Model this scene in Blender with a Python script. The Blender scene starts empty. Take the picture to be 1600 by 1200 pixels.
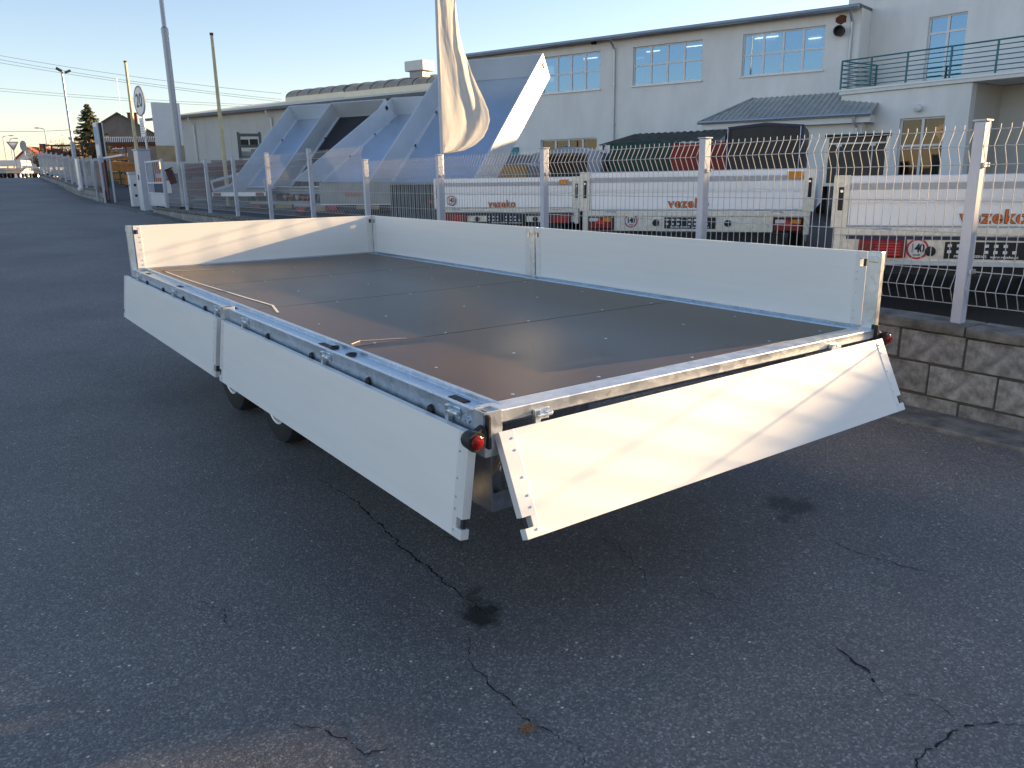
import bpy, bmesh, math, random
from mathutils import Vector, Matrix, noise
random.seed(7)
C = bpy.context.scene.collection
SC = bpy.context.scene
R = math.radians

# ------------------------------------------------------------------ camera, light, exposure
cam = bpy.data.objects.new('camera', bpy.data.cameras.new('camera'))
C.objects.link(cam)
cam.location = (-1.166, -1.840, 1.445)
cam.rotation_euler = (R(75.442), R(0.863), R(-35.073))
cam.data.sensor_width = 36
cam.data.lens = 27.924
cam.data.clip_start = 0.05
cam.data.clip_end = 2000
SC.camera = cam

SUN = Vector((1.0, -0.16, 0.203)).normalized()
world = bpy.data.worlds.new('World')
SC.world = world
world.use_nodes = True
wn = world.node_tree
sky = wn.nodes.new('ShaderNodeTexSky')
sky.sky_type = 'NISHITA'
sky.sun_disc = False
sky.sun_elevation = math.asin(SUN.z)
sky.sun_rotation = math.atan2(SUN.x, SUN.y)
sky.altitude = 300
sky.air_density = 1.0
sky.dust_density = 0.35
sky.ozone_density = 3.2
bg = wn.nodes['Background']
tint = wn.nodes.new('ShaderNodeMix'); tint.data_type = 'RGBA'; tint.blend_type = 'MULTIPLY'   # camera white balance
tint.inputs[0].default_value = 1.0; tint.inputs[7].default_value = (1.32, 0.985, 0.85, 1)
wn.links.new(sky.outputs[0], tint.inputs[6]); wn.links.new(tint.outputs[2], bg.inputs[0])
bg.inputs[1].default_value = 0.075

sl = bpy.data.lights.new('sun', 'SUN')
sl.energy = 4.4
sl.angle = R(0.55)
sl.color = (1.0, 0.68, 0.36)
so = bpy.data.objects.new('sun', sl)
C.objects.link(so)
so.rotation_euler = SUN.to_track_quat('Z', 'Y').to_euler()

vs = SC.view_settings
vs.view_transform = 'Standard'
vs.look = 'None'
vs.exposure = 2.08
vs.gamma = 1.0
vs.use_curve_mapping = False

# ------------------------------------------------------------------ helpers
def tag(o, label=None, cat=None, group=None, kind=None):
    if label: o['label'] = label
    if cat: o['category'] = cat
    if group: o['group'] = group
    if kind: o['kind'] = kind
    return o

def empty(name, loc=(0, 0, 0), rz=0.0, label=None, cat=None, group=None, rx=0.0):
    o = bpy.data.objects.new(name, None)
    C.objects.link(o)
    o.location = loc
    o.rotation_euler = (rx, 0, rz)
    o.empty_display_size = 0.2
    return tag(o, label, cat, group)

def place(name, me, m=None, parent=None, loc=(0, 0, 0), rot=(0, 0, 0), kind=None):
    o = bpy.data.objects.new(name, me)
    C.objects.link(o)
    if m is not None and not me.materials: me.materials.append(m)
    o.parent = parent
    o.location = loc
    o.rotation_euler = rot
    if kind: o['kind'] = kind
    return o

class MB:
    def __init__(s): s.v = []; s.f = []
    def add(s, vs_, fs):
        n = len(s.v)
        s.v += [tuple(v) for v in vs_]
        s.f += [tuple(i + n for i in f) for f in fs]
        return s
    def box(s, x0, x1, y0, y1, z0, z1):
        v = [(x, y, z) for z in (z0, z1) for y in (y0, y1) for x in (x0, x1)]
        return s.add(v, [(0, 2, 3, 1), (4, 5, 7, 6), (0, 1, 5, 4), (2, 6, 7, 3), (0, 4, 6, 2), (1, 3, 7, 5)])
    def obox(s, c, sz, rot=None):
        c = Vector(c); h = [a / 2 for a in sz]
        m = rot if rot is not None else Matrix.Identity(3)
        v = [c + m @ Vector((x * h[0], y * h[1], z * h[2])) for z in (-1, 1) for y in (-1, 1) for x in (-1, 1)]
        return s.add(v, [(0, 2, 3, 1), (4, 5, 7, 6), (0, 1, 5, 4), (2, 6, 7, 3), (0, 4, 6, 2), (1, 3, 7, 5)])
    def beam(s, p0, p1, w, h, up=(0, 0, 1)):
        p0 = Vector(p0); p1 = Vector(p1); d = (p1 - p0).normalized(); up = Vector(up)
        if abs(d.dot(up)) > 0.99: up = Vector((0, 1, 0))
        a = d.cross(up).normalized(); b = a.cross(d)
        v = [p + a * x * w / 2 + b * y * h / 2 for p in (p0, p1) for x, y in ((-1, -1), (1, -1), (1, 1), (-1, 1))]
        return s.add(v, [(3, 2, 1, 0), (4, 5, 6, 7), (0, 1, 5, 4), (1, 2, 6, 5), (2, 3, 7, 6), (3, 0, 4, 7)])
    def cyl(s, p0, p1, r0, r1=None, n=12, caps=True):
        r1 = r0 if r1 is None else r1
        return s.tube([p0, p1], [r0, r1], n, caps)
    def tube(s, pts, r, n=8, caps=True):
        pts = [Vector(p) for p in pts]
        rs = r if isinstance(r, (list, tuple)) else [r] * len(pts)
        vv = []; ff = []
        ref = None
        for i, p in enumerate(pts):
            d = (pts[min(i + 1, len(pts) - 1)] - pts[max(i - 1, 0)]).normalized()
            if ref is None or abs(d.dot(ref)) > 0.98:
                ref = Vector((0, 0, 1)) if abs(d.z) < 0.9 else Vector((1, 0, 0))
            a = d.cross(ref).normalized(); b = d.cross(a)
            for k in range(n):
                t = 2 * math.pi * k / n
                vv.append(p + (a * math.cos(t) + b * math.sin(t)) * rs[i])
        for i in range(len(pts) - 1):
            for k in range(n):
                k2 = (k + 1) % n
                ff.append((i * n + k, i * n + k2, (i + 1) * n + k2, (i + 1) * n + k))
        if caps:
            ff.append(tuple(range(n - 1, -1, -1)))
            ff.append(tuple((len(pts) - 1) * n + k for k in range(n)))
        return s.add(vv, ff)
    def prism(s, poly, vec):
        n = len(poly); vec = Vector(vec)
        v = [Vector(p) for p in poly] + [Vector(p) + vec for p in poly]
        f = [tuple(range(n - 1, -1, -1)), tuple(range(n, 2 * n))]
        f += [(i, (i + 1) % n, n + (i + 1) % n, n + i) for i in range(n)]
        return s.add(v, f)
    def sweep(s, prof, x0, x1):            # open profile [(y, z)] swept along x, one sheet
        n = len(prof)
        v = [(x, y, z) for x in (x0, x1) for y, z in prof]
        return s.add(v, [(i, i + 1, n + i + 1, n + i) for i in range(n - 1)])
    def lathe(s, prof, c, axis='x', n=24, closed=False):   # prof [(along, radius)]
        vv = []; ff = []; m = len(prof)
        for k in range(n):
            t = 2 * math.pi * k / n
            for a, r in prof:
                u, w = r * math.cos(t), r * math.sin(t)
                p = {'x': (a, u, w), 'y': (w, a, u), 'z': (u, w, a)}[axis]
                vv.append((c[0] + p[0], c[1] + p[1], c[2] + p[2]))
        for k in range(n):
            k2 = (k + 1) % n
            for i in range(m - 1 + (1 if closed else 0)):
                j = (i + 1) % m
                ff.append((k * m + i, k * m + j, k2 * m + j, k2 * m + i))
        return s.add(vv, ff)
    def quad(s, a, b, c, d): return s.add([a, b, c, d], [(0, 1, 2, 3)])
    def mesh(s, name, smooth=False, fix=True):
        me = bpy.data.meshes.new(name)
        me.from_pydata(s.v, [], s.f)
        if fix:
            bm = bmesh.new(); bm.from_mesh(me)
            bmesh.ops.recalc_face_normals(bm, faces=bm.faces)
            bm.to_mesh(me); bm.free()
        if smooth:
            for p in me.polygons: p.use_smooth = True
            try: me.set_sharp_from_angle(angle=R(38))
            except Exception: pass
        me.update()
        return me
    def build(s, name, m, parent=None, loc=(0, 0, 0), rot=(0, 0, 0), bevel=0, smooth=False, kind=None, fix=True):
        o = place(name, s.mesh(name, smooth, fix), m, parent, loc, rot, kind)
        if bevel:
            b = o.modifiers.new('bevel', 'BEVEL'); b.width = bevel; b.segments = 2; b.limit_method = 'ANGLE'; b.angle_limit = R(40)
        return o

def copy_tree(o, parent=None):
    c = o.copy(); C.objects.link(c); c.parent = parent
    for ch in list(o.children): copy_tree(ch, c)
    return c

def text_mesh(body, size, extrude=0.001, offset=0.0, shear=0.0, space=1.0):
    cu = bpy.data.curves.new('lettering', 'FONT')
    cu.body = body; cu.size = size; cu.extrude = extrude; cu.offset = offset; cu.shear = shear
    cu.align_x = 'CENTER'; cu.align_y = 'CENTER'; cu.resolution_u = 3; cu.space_character = space
    o = bpy.data.objects.new('lettering', cu); C.objects.link(o)
    dg = bpy.context.evaluated_depsgraph_get()
    me = bpy.data.meshes.new_from_object(o.evaluated_get(dg))
    bpy.data.objects.remove(o)
    return me

# ------------------------------------------------------------------ materials
def mat(name, col, rough=0.6, metal=0.0, var=0.12, scale=6.0, bump=0.0, bscale=80.0, spec=0.5, col2=None, rvar=0.0, detail=5, objrand=0.0, stretch=None):
    m = bpy.data.materials.new(name); m.use_nodes = True
    nt = m.node_tree; N = nt.nodes; Lk = nt.links
    b = N['Principled BSDF']
    b.inputs['Roughness'].default_value = rough
    b.inputs['Metallic'].default_value = metal
    b.inputs['Specular IOR Level'].default_value = spec
    tc = N.new('ShaderNodeTexCoord'); vec = tc.outputs['Object']
    if stretch:
        mp = N.new('ShaderNodeMapping'); mp.inputs['Scale'].default_value = stretch
        Lk.new(vec, mp.inputs[0]); vec = mp.outputs[0]
    nz = N.new('ShaderNodeTexNoise'); nz.inputs['Scale'].default_value = scale; nz.inputs['Detail'].default_value = detail
    nz.inputs['Roughness'].default_value = 0.6
    Lk.new(vec, nz.inputs['Vector'])
    rp = N.new('ShaderNodeValToRGB')
    a = [max(0, c * (1 - var)) for c in col]; c2 = [min(1, c * (1 + var)) for c in col] if col2 is None else col2
    rp.color_ramp.elements[0].position = 0.32; rp.color_ramp.elements[1].position = 0.68
    rp.color_ramp.elements[0].color = (*a, 1); rp.color_ramp.elements[1].color = (*c2, 1)
    Lk.new(nz.outputs[0], rp.inputs[0])
    out = rp.outputs[0]
    if objrand:
        oi = N.new('ShaderNodeObjectInfo'); mr = N.new('ShaderNodeMapRange')
        mr.inputs[3].default_value = 1 - objrand; mr.inputs[4].default_value = 1 + objrand
        Lk.new(oi.outputs['Random'], mr.inputs[0])
        mx = N.new('ShaderNodeMix'); mx.data_type = 'RGBA'; mx.blend_type = 'MULTIPLY'; mx.inputs[0].default_value = 1
        Lk.new(out, mx.inputs[6]); Lk.new(mr.outputs[0], mx.inputs[7]); out = mx.outputs[2]
    Lk.new(out, b.inputs['Base Color'])
    if rvar:
        mr = N.new('ShaderNodeMapRange'); mr.inputs[3].default_value = rough - rvar; mr.inputs[4].default_value = rough + rvar
        Lk.new(nz.outputs[0], mr.inputs[0]); Lk.new(mr.outputs[0], b.inputs['Roughness'])
    if bump:
        n2 = N.new('ShaderNodeTexNoise'); n2.inputs['Scale'].default_value = bscale; n2.inputs['Detail'].default_value = 4
        Lk.new(vec, n2.inputs['Vector'])
        bp = N.new('ShaderNodeBump'); bp.inputs['Strength'].default_value = bump; bp.inputs['Distance'].default_value = 0.01
        Lk.new(n2.outputs[0], bp.inputs['Height']); Lk.new(bp.outputs[0], b.inputs['Normal'])
    return m

def galv(name, base=(0.50, 0.53, 0.56), rough=0.42, scale=40, metal=0.85):
    m = bpy.data.materials.new(name); m.use_nodes = True
    nt = m.node_tree; N = nt.nodes; Lk = nt.links; b = N['Principled BSDF']
    b.inputs['Metallic'].default_value = metal
    tc = N.new('ShaderNodeTexCoord')
    vo = N.new('ShaderNodeTexVoronoi'); vo.inputs['Scale'].default_value = scale; Lk.new(tc.outputs['Object'], vo.inputs['Vector'])
    nz = N.new('ShaderNodeTexNoise'); nz.inputs['Scale'].default_value = 16; nz.inputs['Detail'].default_value = 6; Lk.new(tc.outputs['Object'], nz.inputs['Vector'])
    ad = N.new('ShaderNodeMix'); ad.data_type = 'RGBA'; ad.inputs[0].default_value = 0.6
    Lk.new(vo.outputs['Color'], ad.inputs[6]); Lk.new(nz.outputs[0], ad.inputs[7])
    bw = N.new('ShaderNodeRGBToBW'); Lk.new(ad.outputs[2], bw.inputs[0])
    rp = N.new('ShaderNodeValToRGB')
    rp.color_ramp.elements[0].position = 0.25; rp.color_ramp.elements[1].position = 0.8
    rp.color_ramp.elements[0].color = (*[c * 0.82 for c in base], 1); rp.color_ramp.elements[1].color = (*[min(1, c * 1.14) for c in base], 1)
    Lk.new(bw.outputs[0], rp.inputs[0]); Lk.new(rp.outputs[0], b.inputs['Base Color'])
    mr = N.new('ShaderNodeMapRange'); mr.inputs[3].default_value = rough - 0.12; mr.inputs[4].default_value = rough + 0.12
    Lk.new(bw.outputs[0], mr.inputs[0]); Lk.new(mr.outputs[0], b.inputs['Roughness'])
    return m

def asphalt(name, stain_spots=(), tone=1.0):
    m = bpy.data.materials.new(name); m.use_nodes = True
    nt = m.node_tree; N = nt.nodes; Lk = nt.links; b = N['Principled BSDF']
    b.inputs['Roughness'].default_value = 0.70; b.inputs['Specular IOR Level'].default_value = 0.5
    geo = N.new('ShaderNodeNewGeometry'); P = geo.outputs['Position']
    def vor(scale, feat='F1'):
        v = N.new('ShaderNodeTexVoronoi'); v.feature = feat; v.inputs['Scale'].default_value = scale
        Lk.new(P, v.inputs['Vector']); return v
    def ramp(src, stops):
        r = N.new('ShaderNodeValToRGB')
        while len(r.color_ramp.elements) < len(stops): r.color_ramp.elements.new(0.5)
        for e, (p, c) in zip(r.color_ramp.elements, stops): e.position = p; e.color = (*c, 1)
        Lk.new(src, r.inputs[0]); return r.outputs[0]
    def mix(f, a, c, mode='MIX'):
        x = N.new('ShaderNodeMix'); x.data_type = 'RGBA'; x.blend_type = mode
        if isinstance(f, float): x.inputs[0].default_value = f
        else: Lk.new(f, x.inputs[0])
        for s_, i in ((a, 6), (c, 7)):
            if isinstance(s_, tuple): x.inputs[i].default_value = (*s_, 1)
            else: Lk.new(s_, x.inputs[i])
        return x.outputs[2]
    v1 = vor(165); v2 = vor(80)
    sep1 = N.new('ShaderNodeSeparateColor'); Lk.new(v1.outputs['Color'], sep1.inputs[0])
    sep2 = N.new('ShaderNodeSeparateColor'); Lk.new(v2.outputs['Color'], sep2.inputs[0])
    t = tone
    stones = ramp(sep1.outputs[0], [(0.0, (0.027 * t, 0.026 * t, 0.026 * t)), (0.55, (0.040 * t, 0.038 * t, 0.0375 * t)), (0.86, (0.054 * t, 0.051 * t, 0.049 * t)), (1.0, (0.085 * t, 0.08 * t, 0.074 * t))])
    big = ramp(sep2.outputs[1], [(0.0, (0, 0, 0)), (0.955, (0, 0, 0)), (0.985, (1, 1, 1)), (1.0, (1, 1, 1))])
    edge = ramp(v2.outputs['Distance'], [(0.0, (1, 1, 1)), (0.30, (1, 1, 1)), (0.44, (0, 0, 0)), (1, (0, 0, 0))])
    bigm = mix(1.0, big, edge, 'MULTIPLY')
    bwm = N.new('ShaderNodeRGBToBW'); Lk.new(bigm, bwm.inputs[0])
    bcol = ramp(sep2.outputs[2], [(0.0, (0.075 * t, 0.071 * t, 0.067 * t)), (0.7, (0.115 * t, 0.112 * t, 0.105 * t)), (1.0, (0.19 * t, 0.17 * t, 0.145 * t))])
    col = mix(bwm.outputs[0], stones, bcol)
    n = N.new('ShaderNodeTexNoise'); n.inputs['Scale'].default_value = 0.55; n.inputs['Detail'].default_value = 7; n.inputs['Roughness'].default_value = 0.65
    Lk.new(P, n.inputs['Vector'])
    pat = ramp(n.outputs[0], [(0.3, (0.76, 0.74, 0.72)), (0.7, (1.26, 1.22, 1.15))])
    col = mix(1.0, col, pat, 'MULTIPLY')
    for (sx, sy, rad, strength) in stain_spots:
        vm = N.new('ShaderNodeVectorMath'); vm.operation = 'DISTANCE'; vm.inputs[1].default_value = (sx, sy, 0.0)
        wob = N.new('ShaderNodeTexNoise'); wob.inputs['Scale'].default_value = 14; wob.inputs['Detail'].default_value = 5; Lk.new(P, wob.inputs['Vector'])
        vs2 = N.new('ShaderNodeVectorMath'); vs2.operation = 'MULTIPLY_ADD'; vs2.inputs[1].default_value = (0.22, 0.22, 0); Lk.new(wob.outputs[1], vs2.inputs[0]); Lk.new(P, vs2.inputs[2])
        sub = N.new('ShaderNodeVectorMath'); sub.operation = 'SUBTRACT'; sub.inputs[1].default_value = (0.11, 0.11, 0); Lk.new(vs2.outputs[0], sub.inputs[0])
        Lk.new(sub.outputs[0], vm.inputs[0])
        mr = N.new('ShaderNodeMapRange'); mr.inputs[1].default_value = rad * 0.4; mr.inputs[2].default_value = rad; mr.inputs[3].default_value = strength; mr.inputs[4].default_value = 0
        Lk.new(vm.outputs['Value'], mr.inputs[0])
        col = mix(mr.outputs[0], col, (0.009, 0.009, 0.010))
    Lk.new(col, b.inputs['Base Color'])
    bp = N.new('ShaderNodeBump'); bp.inputs['Strength'].default_value = 0.5; bp.inputs['Distance'].default_value = 0.004
    inv = N.new('ShaderNodeMath'); inv.operation = 'SUBTRACT'; inv.inputs[0].default_value = 1; Lk.new(v1.outputs['Distance'], inv.inputs[1])
    Lk.new(inv.outputs[0], bp.inputs['Height']); Lk.new(bp.outputs[0], b.inputs['Normal'])
    return m

def glass_mat(name, tint=(0.5, 0.58, 0.66), mixf=0.5, rough=0.02):
    m = bpy.data.materials.new(name); m.use_nodes = True
    nt = m.node_tree; N = nt.nodes; Lk = nt.links
    N.remove(N['Principled BSDF']); out = N['Material Output']
    tr = N.new('ShaderNodeBsdfTransparent'); tr.inputs[0].default_value = (0.75, 0.8, 0.82, 1)
    gl = N.new('ShaderNodeBsdfGlossy'); gl.inputs['Color'].default_value = (*tint, 1); gl.inputs['Roughness'].default_value = rough
    nz = N.new('ShaderNodeTexNoise'); nz.inputs['Scale'].default_value = 0.9
    tc = N.new('ShaderNodeTexCoord'); Lk.new(tc.outputs['Object'], nz.inputs['Vector'])
    bp = N.new('ShaderNodeBump'); bp.inputs['Strength'].default_value = 0.06; Lk.new(nz.outputs[0], bp.inputs['Height']); Lk.new(bp.outputs[0], gl.inputs['Normal'])
    mx = N.new('ShaderNodeMixShader'); mx.inputs[0].default_value = mixf
    Lk.new(tr.outputs[0], mx.inputs[1]); Lk.new(gl.outputs[0], mx.inputs[2]); Lk.new(mx.outputs[0], out.inputs[0])
    return m

def emis(name, col, s):
    m = bpy.data.materials.new(name); m.use_nodes = True
    b = m.node_tree.nodes['Principled BSDF']
    b.inputs['Emission Color'].default_value = (*col, 1); b.inputs['Emission Strength'].default_value = s
    b.inputs['Base Color'].default_value = (*col, 1)
    return m

def bed_film(name):
    m = mat(name, (0.066, 0.041, 0.026), 0.32, 0, 0.3, 2.2, 0, spec=0.24, rvar=0.07)
    nt = m.node_tree; N = nt.nodes; Lk = nt.links; b = N['Principled BSDF']
    tc = N.new('ShaderNodeTexCoord')
    w = N.new('ShaderNodeTexVoronoi'); w.inputs['Scale'].default_value = 260; Lk.new(tc.outputs['Object'], w.inputs['Vector'])
    bp = N.new('ShaderNodeBump'); bp.inputs['Strength'].default_value = 0.22; bp.inputs['Distance'].default_value = 0.002
    Lk.new(w.outputs['Distance'], bp.inputs['Height']); Lk.new(bp.outputs[0], b.inputs['Normal'])
    return m

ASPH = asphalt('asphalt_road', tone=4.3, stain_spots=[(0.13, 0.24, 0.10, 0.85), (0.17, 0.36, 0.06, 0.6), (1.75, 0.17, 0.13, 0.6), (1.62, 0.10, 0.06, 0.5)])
ASPHY = asphalt('asphalt_yard', tone=1.2)
WHITE = mat('white_coated_aluminium', (0.86, 0.845, 0.80), 0.34, 0.0, 0.020, 3.0, spec=0.5, rvar=0.07, stretch=(0.5, 1, 9))
CAP = mat('satin_aluminium_trim', (0.78, 0.775, 0.75), 0.3, 0.1, 0.04, 8)
GALV = galv('galvanised_steel')
GALVL = galv('galvanised_steel_bright', (0.66, 0.69, 0.71), 0.38)
GALVR = galv('galvanised_rail_steel', (0.56, 0.66, 0.76), 0.40, 90, 1.0)
GALVP = galv('dark_galvanised_steel', (0.34, 0.36, 0.40), 0.42, 40, 0.7)
GALVC = galv('galvanised_steel_warm_lit', (0.86, 0.80, 0.68), 0.5, 30, 0.25)  # cream tint puts warm light on the parked trailers' rears into the colour
ZINC = mat('zinc_plated_steel', (0.66, 0.72, 0.76), 0.28, 0.9, 0.15, 60)
BED = bed_film('phenolic_film_plywood')
BLACK = mat('black_rubber', (0.014, 0.014, 0.015), 0.6, 0, 0.2, 30, 0.1, 120)
TYRE = mat('tyre_rubber', (0.02, 0.02, 0.021), 0.75, 0, 0.2, 30, 0.2, 100)
RIM = mat('silver_rim_paint', (0.80, 0.80, 0.82), 0.35, 0.5, 0.08, 10)
DARK = mat('dark_underside_steel', (0.035, 0.036, 0.038), 0.6, 0.3, 0.3, 8)
LENS = mat('red_lens', (0.22, 0.004, 0.004), 0.12, 0, 0.2, 70, 0.3, 150)
AMBER = mat('amber_lens', (0.75, 0.26, 0.02), 0.12, 0, 0.15, 70, 0.3, 150)
CLEAR = mat('clear_lens', (0.72, 0.70, 0.66), 0.12, 0, 0.15, 70, 0.3, 150)
BLOCK = mat('concrete_block', (0.21, 0.205, 0.192), 0.9, 0, 0.25, 16.0, 0.5, 70, 0.2, (0.42, 0.415, 0.40), detail=9, objrand=0.14)
CAPST = mat('concrete_capstone', (0.12, 0.112, 0.098), 0.92, 0, 0.3, 6, 0.7, 50, 0.2, (0.29, 0.275, 0.245), detail=9, objrand=0.15)
MORTAR = mat('mortar', (0.105, 0.097, 0.083), 0.95, 0, 0.2, 12, 0.5, 60, 0.2)
KERB = mat('concrete_kerb', (0.13, 0.125, 0.118), 0.9, 0, 0.25, 7, 0.6, 70, 0.2, (0.27, 0.26, 0.24), objrand=0.15)
FPOST = mat('grey_powder_coat', (0.54, 0.55, 0.60), 0.42, 0.05, 0.04, 4)
WIRE = mat('silver_coated_wire', (0.46, 0.46, 0.46), 0.4, 0.2, 0.06, 5)
ALU = mat('anodised_aluminium', (0.80, 0.80, 0.82), 0.42, 0.35, 0.03, 1.5, rvar=0.05)
ALUF = mat('bare_aluminium_floor', (0.58, 0.68, 0.80), 0.34, 0.85, 0.06, 1.6, rvar=0.06)
ALUW = mat('pale_aluminium_bed', (0.60, 0.64, 0.67), 0.45, 0.2, 0.06, 1.2, rvar=0.06)
PLAS = mat('light_grey_render', (0.82, 0.80, 0.76), 0.9, 0, 0.075, 1.1, 0.35, 26, 0.2, detail=9, stretch=(1, 1, 0.35))
PLASB = mat('grey_beige_render', (0.56, 0.54, 0.50), 0.9, 0, 0.06, 0.8, 0.2, 30, 0.2, detail=8)
FRAME = mat('white_window_frame', (0.74, 0.73, 0.72), 0.35, 0, 0.03, 4)
ROOFD = mat('dark_roof_edge', (0.10, 0.11, 0.125), 0.5, 0.2, 0.2, 3)
ROOFS = mat('sun_tinted_sheet_roof', (0.80, 0.71, 0.53), 0.6, 0.0, 0.05, 2)  # warm sunlight on the low hall roof put into its base colour
ROOFG = mat('grey_sheet_roof', (0.44, 0.46, 0.45), 0.45, 0.3, 0.12, 3)
TEAL = mat('teal_railing_paint', (0.035, 0.17, 0.20), 0.4, 0, 0.12, 6)
TEALD = mat('teal_door_paint', (0.02, 0.22, 0.27), 0.4, 0, 0.05, 3)
GLASS = glass_mat('window_glass', (0.20, 0.30, 0.41), 0.66)
GLASSD = glass_mat('door_glass', (0.22, 0.20, 0.18), 0.18)
ROOM = mat('dim_interior', (0.06, 0.07, 0.09), 0.9, 0, 0.3, 1.5)
CURT = mat('pale_curtain', (0.36, 0.42, 0.48), 0.9, 0, 0.22, 9, stretch=(1, 1, 0.05))
BROWNROOM = mat('cluttered_interior', (0.03, 0.016, 0.01), 0.8, 0, 0.5, 1.6, col2=(0.30, 0.13, 0.03))
TUBE_L = emis('lit_fluorescent_tube', (1.0, 0.95, 0.85), 3.0)
ORANGE = mat('orange_print', (0.80, 0.16, 0.02), 0.45, 0, 0.03, 5)
INK = mat('black_print', (0.012, 0.012, 0.013), 0.5, 0, 0.1, 5)
REDP = mat('red_print', (0.62, 0.02, 0.02), 0.45, 0, 0.05, 5)
WPRINT = mat('white_print', (0.78, 0.77, 0.75), 0.5, 0, 0.03, 5)
FLAGM = mat('cream_flag_cloth', (0.84, 0.82, 0.77), 0.85, 0, 0.03, 2)
_n = FLAGM.node_tree; _b = _n.nodes['Principled BSDF']
_t = _n.nodes.new('ShaderNodeBsdfTranslucent'); _t.inputs[0].default_value = (0.80, 0.79, 0.77, 1)
_m = _n.nodes.new('ShaderNodeMixShader'); _m.inputs[0].default_value = 0.55
_n.links.new(_b.outputs[0], _m.inputs[1]); _n.links.new(_t.outputs[0], _m.inputs[2]); _n.links.new(_m.outputs[0], _n.nodes['Material Output'].inputs[0])
SHEETG = mat('dark_corrugated_steel', (0.13, 0.14, 0.15), 0.5, 0.4, 0.2, 4)
SHEETM = mat('mid_grey_steel', (0.30, 0.31, 0.32), 0.5, 0.4, 0.12, 4)
BLKFLOOR = mat('black_plywood_floor', (0.022, 0.022, 0.026), 0.5, 0, 0.2, 3)
TARPG = mat('green_tarpaulin', (0.010, 0.075, 0.062), 0.5, 0, 0.2, 4, 0.2, 6)
TARPR = mat('red_tarpaulin', (0.30, 0.025, 0.022), 0.5, 0, 0.15, 4, 0.2, 6)
TARPK = mat('black_tarpaulin', (0.022, 0.021, 0.022), 0.45, 0, 0.3, 3, 0.4, 5)
TARPB = mat('grey_tarpaulin', (0.25, 0.29, 0.34), 0.5, 0, 0.12, 3, 0.2, 6)
TARPL = mat('pale_grey_tarpaulin', (0.42, 0.47, 0.53), 0.5, 0, 0.08, 3, 0.2, 6)
NAVY = mat('navy_edging', (0.02, 0.03, 0.075), 0.5, 0, 0.2, 5)
BOXB = mat('dark_brown_panel', (0.04, 0.034, 0.03), 0.4, 0, 0.2, 4)
TAN = mat('tan_plywood', (0.42, 0.30, 0.17), 0.7, 0, 0.15, 6)
MOSSROOF = mat('weathered_corrugated_roof', (0.075, 0.075, 0.058), 0.8, 0, 0.35, 3)
RUST = mat('rusty_steel', (0.13, 0.055, 0.03), 0.85, 0, 0.4, 14, 0.4, 60)
MAROON = mat('maroon_crate_paint', (0.11, 0.035, 0.035), 0.7, 0, 0.3, 6)
TIMBER = mat('orange_timber', (0.50, 0.20, 0.05), 0.7, 0, 0.3, 5)
YPOLE = mat('weathered_cream_paint', (0.60, 0.52, 0.30), 0.6, 0, 0.15, 6)
HOUSEG = mat('grey_cement_render', (0.165, 0.16, 0.155), 0.95, 0, 0.15, 0.8, 0.3, 20, 0.2)
HOUSEY = mat('sun_tinted_house_render', (0.55, 0.46, 0.30), 0.9, 0, 0.06, 1)  # grey house's side walls: low yellow sun put into the colour
TILE = mat('red_roof_tile', (0.30, 0.075, 0.04), 0.85, 0, 0.2, 3, 0.4, 12)
BRICK = mat('chimney_brick', (0.14, 0.06, 0.045), 0.9, 0, 0.3, 9)
BARK = mat('dark_bark', (0.05, 0.035, 0.025), 0.95, 0, 0.3, 10)
NEEDLE = mat('spruce_needles', (0.04, 0.058, 0.026), 0.8, 0, 0.35, 2.5, col2=(0.10, 0.105, 0.045))
TWIG = mat('autumn_twigs', (0.11, 0.06, 0.03), 0.9, 0, 0.35, 2, col2=(0.22, 0.14, 0.06))
HEDGE = mat('autumn_leaves', (0.12, 0.07, 0.02), 0.85, 0, 0.35, 2.5, col2=(0.26, 0.12, 0.03))
STRAP = mat('pale_strap', (0.72, 0.66, 0.55), 0.5, 0, 0.08, 12)
LEAFM = mat('dry_orange_leaf', (0.42, 0.17, 0.04), 0.8, 0, 0.3, 40)
CRACKM = mat('dark_crack', (0.010, 0.010, 0.011), 0.95, 0, 0.3, 30)  # plain dark tone of the crack ribbons
GREENP = mat('green_paint', (0.02, 0.10, 0.06), 0.5, 0, 0.15, 5)
PVC = mat('ridged_polycarbonate', (0.36, 0.29, 0.21), 0.35, 0, 0.2, 3)
EARTH = mat('dry_grass_verge', (0.13, 0.10, 0.05), 0.95, 0, 0.4, 1.5, 0.4, 15)

# ------------------------------------------------------------------ ground
def road_h(y):
    pts = [(-60, 0), (4, 0), (8, 0.10), (12, 0.26), (19, 0.55), (23, 0.665), (30, 0.78), (37, 1.0), (43, 1.42), (50, 1.80), (56, 1.90), (70, 1.90), (400, 1.9), (900, 1.9)]
    for (a, za), (b, zb) in zip(pts, pts[1:]):
        if y <= b:
            t = (y - a) / (b - a); return za + (zb - za) * t
    return 1.9
def yard_h(x, y):
    base = 0.36 + 0.022 * max(0, min(y, 22)) + (0 if y < 22 else min(1.1, (y - 22) * 0.035))
    return base + 0.016 * max(0, min(x - 4, 26))

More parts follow.
